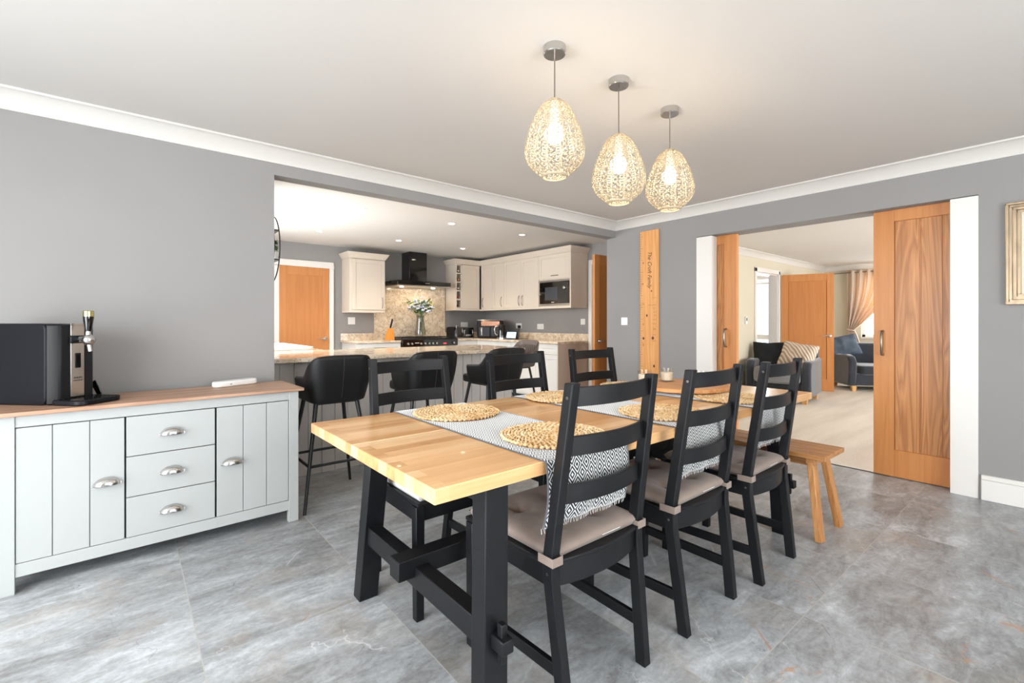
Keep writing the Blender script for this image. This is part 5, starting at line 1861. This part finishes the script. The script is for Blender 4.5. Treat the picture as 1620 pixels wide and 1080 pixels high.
# ------------------------------------------------------------------ lounge
def blob(mb, c, r, seg=24, rings=16, p=0.45, rot=None, pinch=0.0):
    """soft box (superellipsoid)"""
    R = rot.to_matrix() if rot else Matrix.Identity(3)
    sg = lambda v: (abs(v) ** p) * (1 if v >= 0 else -1)
    vs = []
    for i in range(rings + 1):
        th = -PI / 2 + PI * i / rings
        for k_ in range(seg):
            a = 2 * PI * k_ / seg
            x, y, z = sg(math.cos(th)) * sg(math.cos(a)), sg(math.cos(th)) * sg(math.sin(a)), sg(math.sin(th))
            q_ = R @ Vector((x * r[0], y * r[1], z * r[2]))
            vs.append((c[0] + q_.x, c[1] + q_.y, c[2] + q_.z))
    fs = []
    for i in range(rings):
        for k_ in range(seg):
            l_ = (k_ + 1) % seg
            fs.append((i * seg + k_, i * seg + l_, (i + 1) * seg + l_, (i + 1) * seg + k_))
    mb.add(vs, fs)
    return mb


def pillow(mb, w, h, t, n=26, wr=0.1):
    """thin soft square cushion standing in local xz, thickness along y"""
    def f(u, v, s):
        x, z = (u - .5) * 2, (v - .5) * 2
        e = max(0, (1 - abs(x) ** 2.6)) ** .5 * max(0, (1 - abs(z) ** 2.6)) ** .5
        e *= 1 + wr * math.sin(7 * x + 3 * z) * math.sin(4 * z - 2 * x)
        pin = 1 - 0.07 * (abs(x) ** 2 + abs(z) ** 2 - 2 * abs(x * z))
        return (x * w / 2 * pin, s * t / 2 * e, z * h / 2 * pin)
    mb.grid(lambda u, v: f(u, v, 1), n, n)
    mb.grid(lambda u, v: f(u, v, -1), n, n)
    return mb


def armchair(label, loc, rz, w=0.92, throw=False):
    t = thing('armchair', label, 'armchair', loc, rz, 'charcoal armchairs in the lounge')
    # facing -y locally; depth 0.85 (y from 0 to 0.85)
    hw_ = w / 2
    MB().box(-hw_ + 0.10, hw_ - 0.10, 0.06, 0.80, 0.10, 0.30).build('base', CHARF, t, bevel=0.02, seg=3)
    for sx in (-1, 1):
        pr = [(0.06, 0.09), (0.80, 0.09), (0.82, 0.64), (0.50, 0.60), (0.22, 0.62), (0.09, 0.60), (0.02, 0.50), (0.03, 0.30)]
        MB().prism(pr, sx * hw_ - sx * 0.12, sx * hw_, 'x').build('arm', CHARF, t, bevel=0.035, seg=4)
        for y in (0.07, 0.76):
            MB().hexa([(sx * (hw_ - 0.08) - 0.028, y - 0.025, 0), (sx * (hw_ - 0.08) + 0.028, y - 0.025, 0), (sx * (hw_ - 0.08) + 0.028, y + 0.03, 0), (sx * (hw_ - 0.08) - 0.028, y + 0.03, 0)],
                      [(sx * (hw_ - 0.08) - 0.036, y - 0.033, 0.095), (sx * (hw_ - 0.08) + 0.036, y - 0.033, 0.095), (sx * (hw_ - 0.08) + 0.036, y + 0.036, 0.095), (sx * (hw_ - 0.08) - 0.036, y + 0.036, 0.095)]).build('foot', FOOTW, t, bevel=0.003)
    MB().prism([(0.66, 0.10), (0.84, 0.10), (0.90, 0.80), (0.74, 0.80)], -hw_ + 0.04, hw_ - 0.04, 'x').build('backrest', CHARF, t, bevel=0.05, seg=4)
    blob(MB(), (0, 0.36, 0.36), (hw_ - 0.16, 0.36, 0.085), p=0.3).build('seat_cushion', CHARF, t, angle=80)
    return t


ac = armchair('charcoal armchair with a grey knitted throw, seen between the jamb and the lounge door', (7.29, 2.80, 0.0), -PI / 2 + 0.13, 0.86)
ac2 = armchair('charcoal armchair beyond the lounge door below the curtain', (9.69, 2.07, 0.0), -PI / 2 + math.radians(38), 0.95)
th = thing('throw_blanket', 'grey ribbed knitted throw folded over the armchair seat', 'blanket', (7.29, 2.80, 0), -PI / 2 + 0.13)
blob(MB(), (0.0, 0.22, 0.40), (0.305, 0.34, 0.125), p=0.35).build('folded_knit', KNIT, th, angle=80)
q = thing('cushion', 'black cloth cushion leaning in the left corner of the throw armchair', 'cushion', (7.72, 3.06, 0.64), -PI / 2 + 0.3)
q.rotation_euler = (math.radians(-18), 0, -PI / 2 + 0.35)
pillow(MB(), 0.46, 0.46, 0.18).build('cover', BLKC, q, angle=80)
q = thing('cushion', 'beige ribbed cushion leaning on the back of the throw armchair', 'cushion', (7.70, 2.66, 0.66), -PI / 2)
q.rotation_euler = (math.radians(-22), math.radians(8), -PI / 2 - 0.12)
pillow(MB(), 0.50, 0.42, 0.20).build('cover', RIBC, q, angle=80)
q = thing('cushion', 'slate blue cushion on top of the armchair below the curtain', 'cushion', (10.02, 2.72, 0.74), 0)
q.rotation_euler = (math.radians(-25), math.radians(-12), -PI / 2 + 0.5)
pillow(MB(), 0.50, 0.40, 0.20, wr=0.2).build('cover', CHARL, q, angle=80)

# curtain
cr = thing('curtain_rod', 'thin grey curtain pole above the lounge window', 'curtain pole', (LX - 0.10, 2.1, 2.155))
MB().tube([(0, -0.95, 0), (0, 1.08, 0)], 0.010, 12).build('pole', SATIN, cr)
for y in (-0.95, 1.08): MB().ball((0, y, 0), 0.02, 12, 8).build('finial', SATIN, cr)
for y in (-0.8, 0.95): MB().tube([(0, y, 0), (0.099, y, 0)], 0.007, 8).build('bracket', SATIN, cr)


def curtain(label, yo, sgn):
    c_ = thing('curtain', label, 'curtain', (LX - 0.10, yo, 0), 0, 'peach eyelet curtains at the lounge window')

    def fn(u, v):
        z = 2.20 - v * 1.95
        zt = 1.02
        if z > zt:
            k_ = (2.20 - z) / (2.20 - zt)
            k2 = k_ * k_
            w_ = 0.78 * (1 - k2) + 0.10 * k2
            y0 = -0.02 * 0 + (0.02) * k_
        else:
            k_ = (zt - z) / zt
            w_ = 0.10 + 0.30 * k_ ** 0.7
            y0 = 0.02
        ph = u * 2 * PI * 6
        am = 0.045 if z > zt else 0.03
        am *= 0.45 + 0.55 * min(1, abs(z - zt) / 0.3)
        return (am * math.sin(ph), sgn * (-y0 - w_ * u) + (0.0 if z > zt else sgn * 0.06 * k_), z)
    MB().grid(fn, 97, 60).build('cloth', CURT, c_, solid=0.003, angle=80)
    tie = MB().tube([(0.04 * math.cos(a), sgn * (-0.07) + 0.062 * math.sin(a), 1.02 + 0.012 * math.sin(a)) for a in [2 * PI * i_ / 20 for i_ in range(20)]], 0.014, 8, closed=True)
    tie.build('tieback', CURT, c_)
    return c_


curtain('peach eyelet curtain tied back at the left of the lounge window', 2.93, 1)
curtain('peach eyelet curtain hidden behind the sliding door', 1.18, -1)
q = thing('radiator', 'white panel radiator under the lounge window', 'radiator', (LX - 0.11, 2.05, 0.0), -PI / 2)
k = MB().box(-0.5, 0.5, 0, 0.05, 0.12, 0.62)
for i in range(24): k.box(-0.49 + i * 0.041, -0.49 + i * 0.041 + 0.022, -0.006, 0.0, 0.14, 0.60)
k.build('panel', WHITE, q, bevel=0.003)
MB().tube([(-0.46, 0.02, 0.13), (-0.46, 0.02, 0.0)], 0.008, 8).build('pipe', WHITE, q)
q = thing('thermostat', 'slim white wall control on the cream wall left of the door frame', 'wall control', (7.55, LY, 1.2), 0)
MB().box(-0.03, 0.03, -0.02, 0, -0.06, 0.06).build('case', WPLAST, q, bevel=0.004)
MB().box(-0.02, 0.02, -0.0215, -0.02, -0.01, 0.04).build('display', BLKGL, q, angle=0)
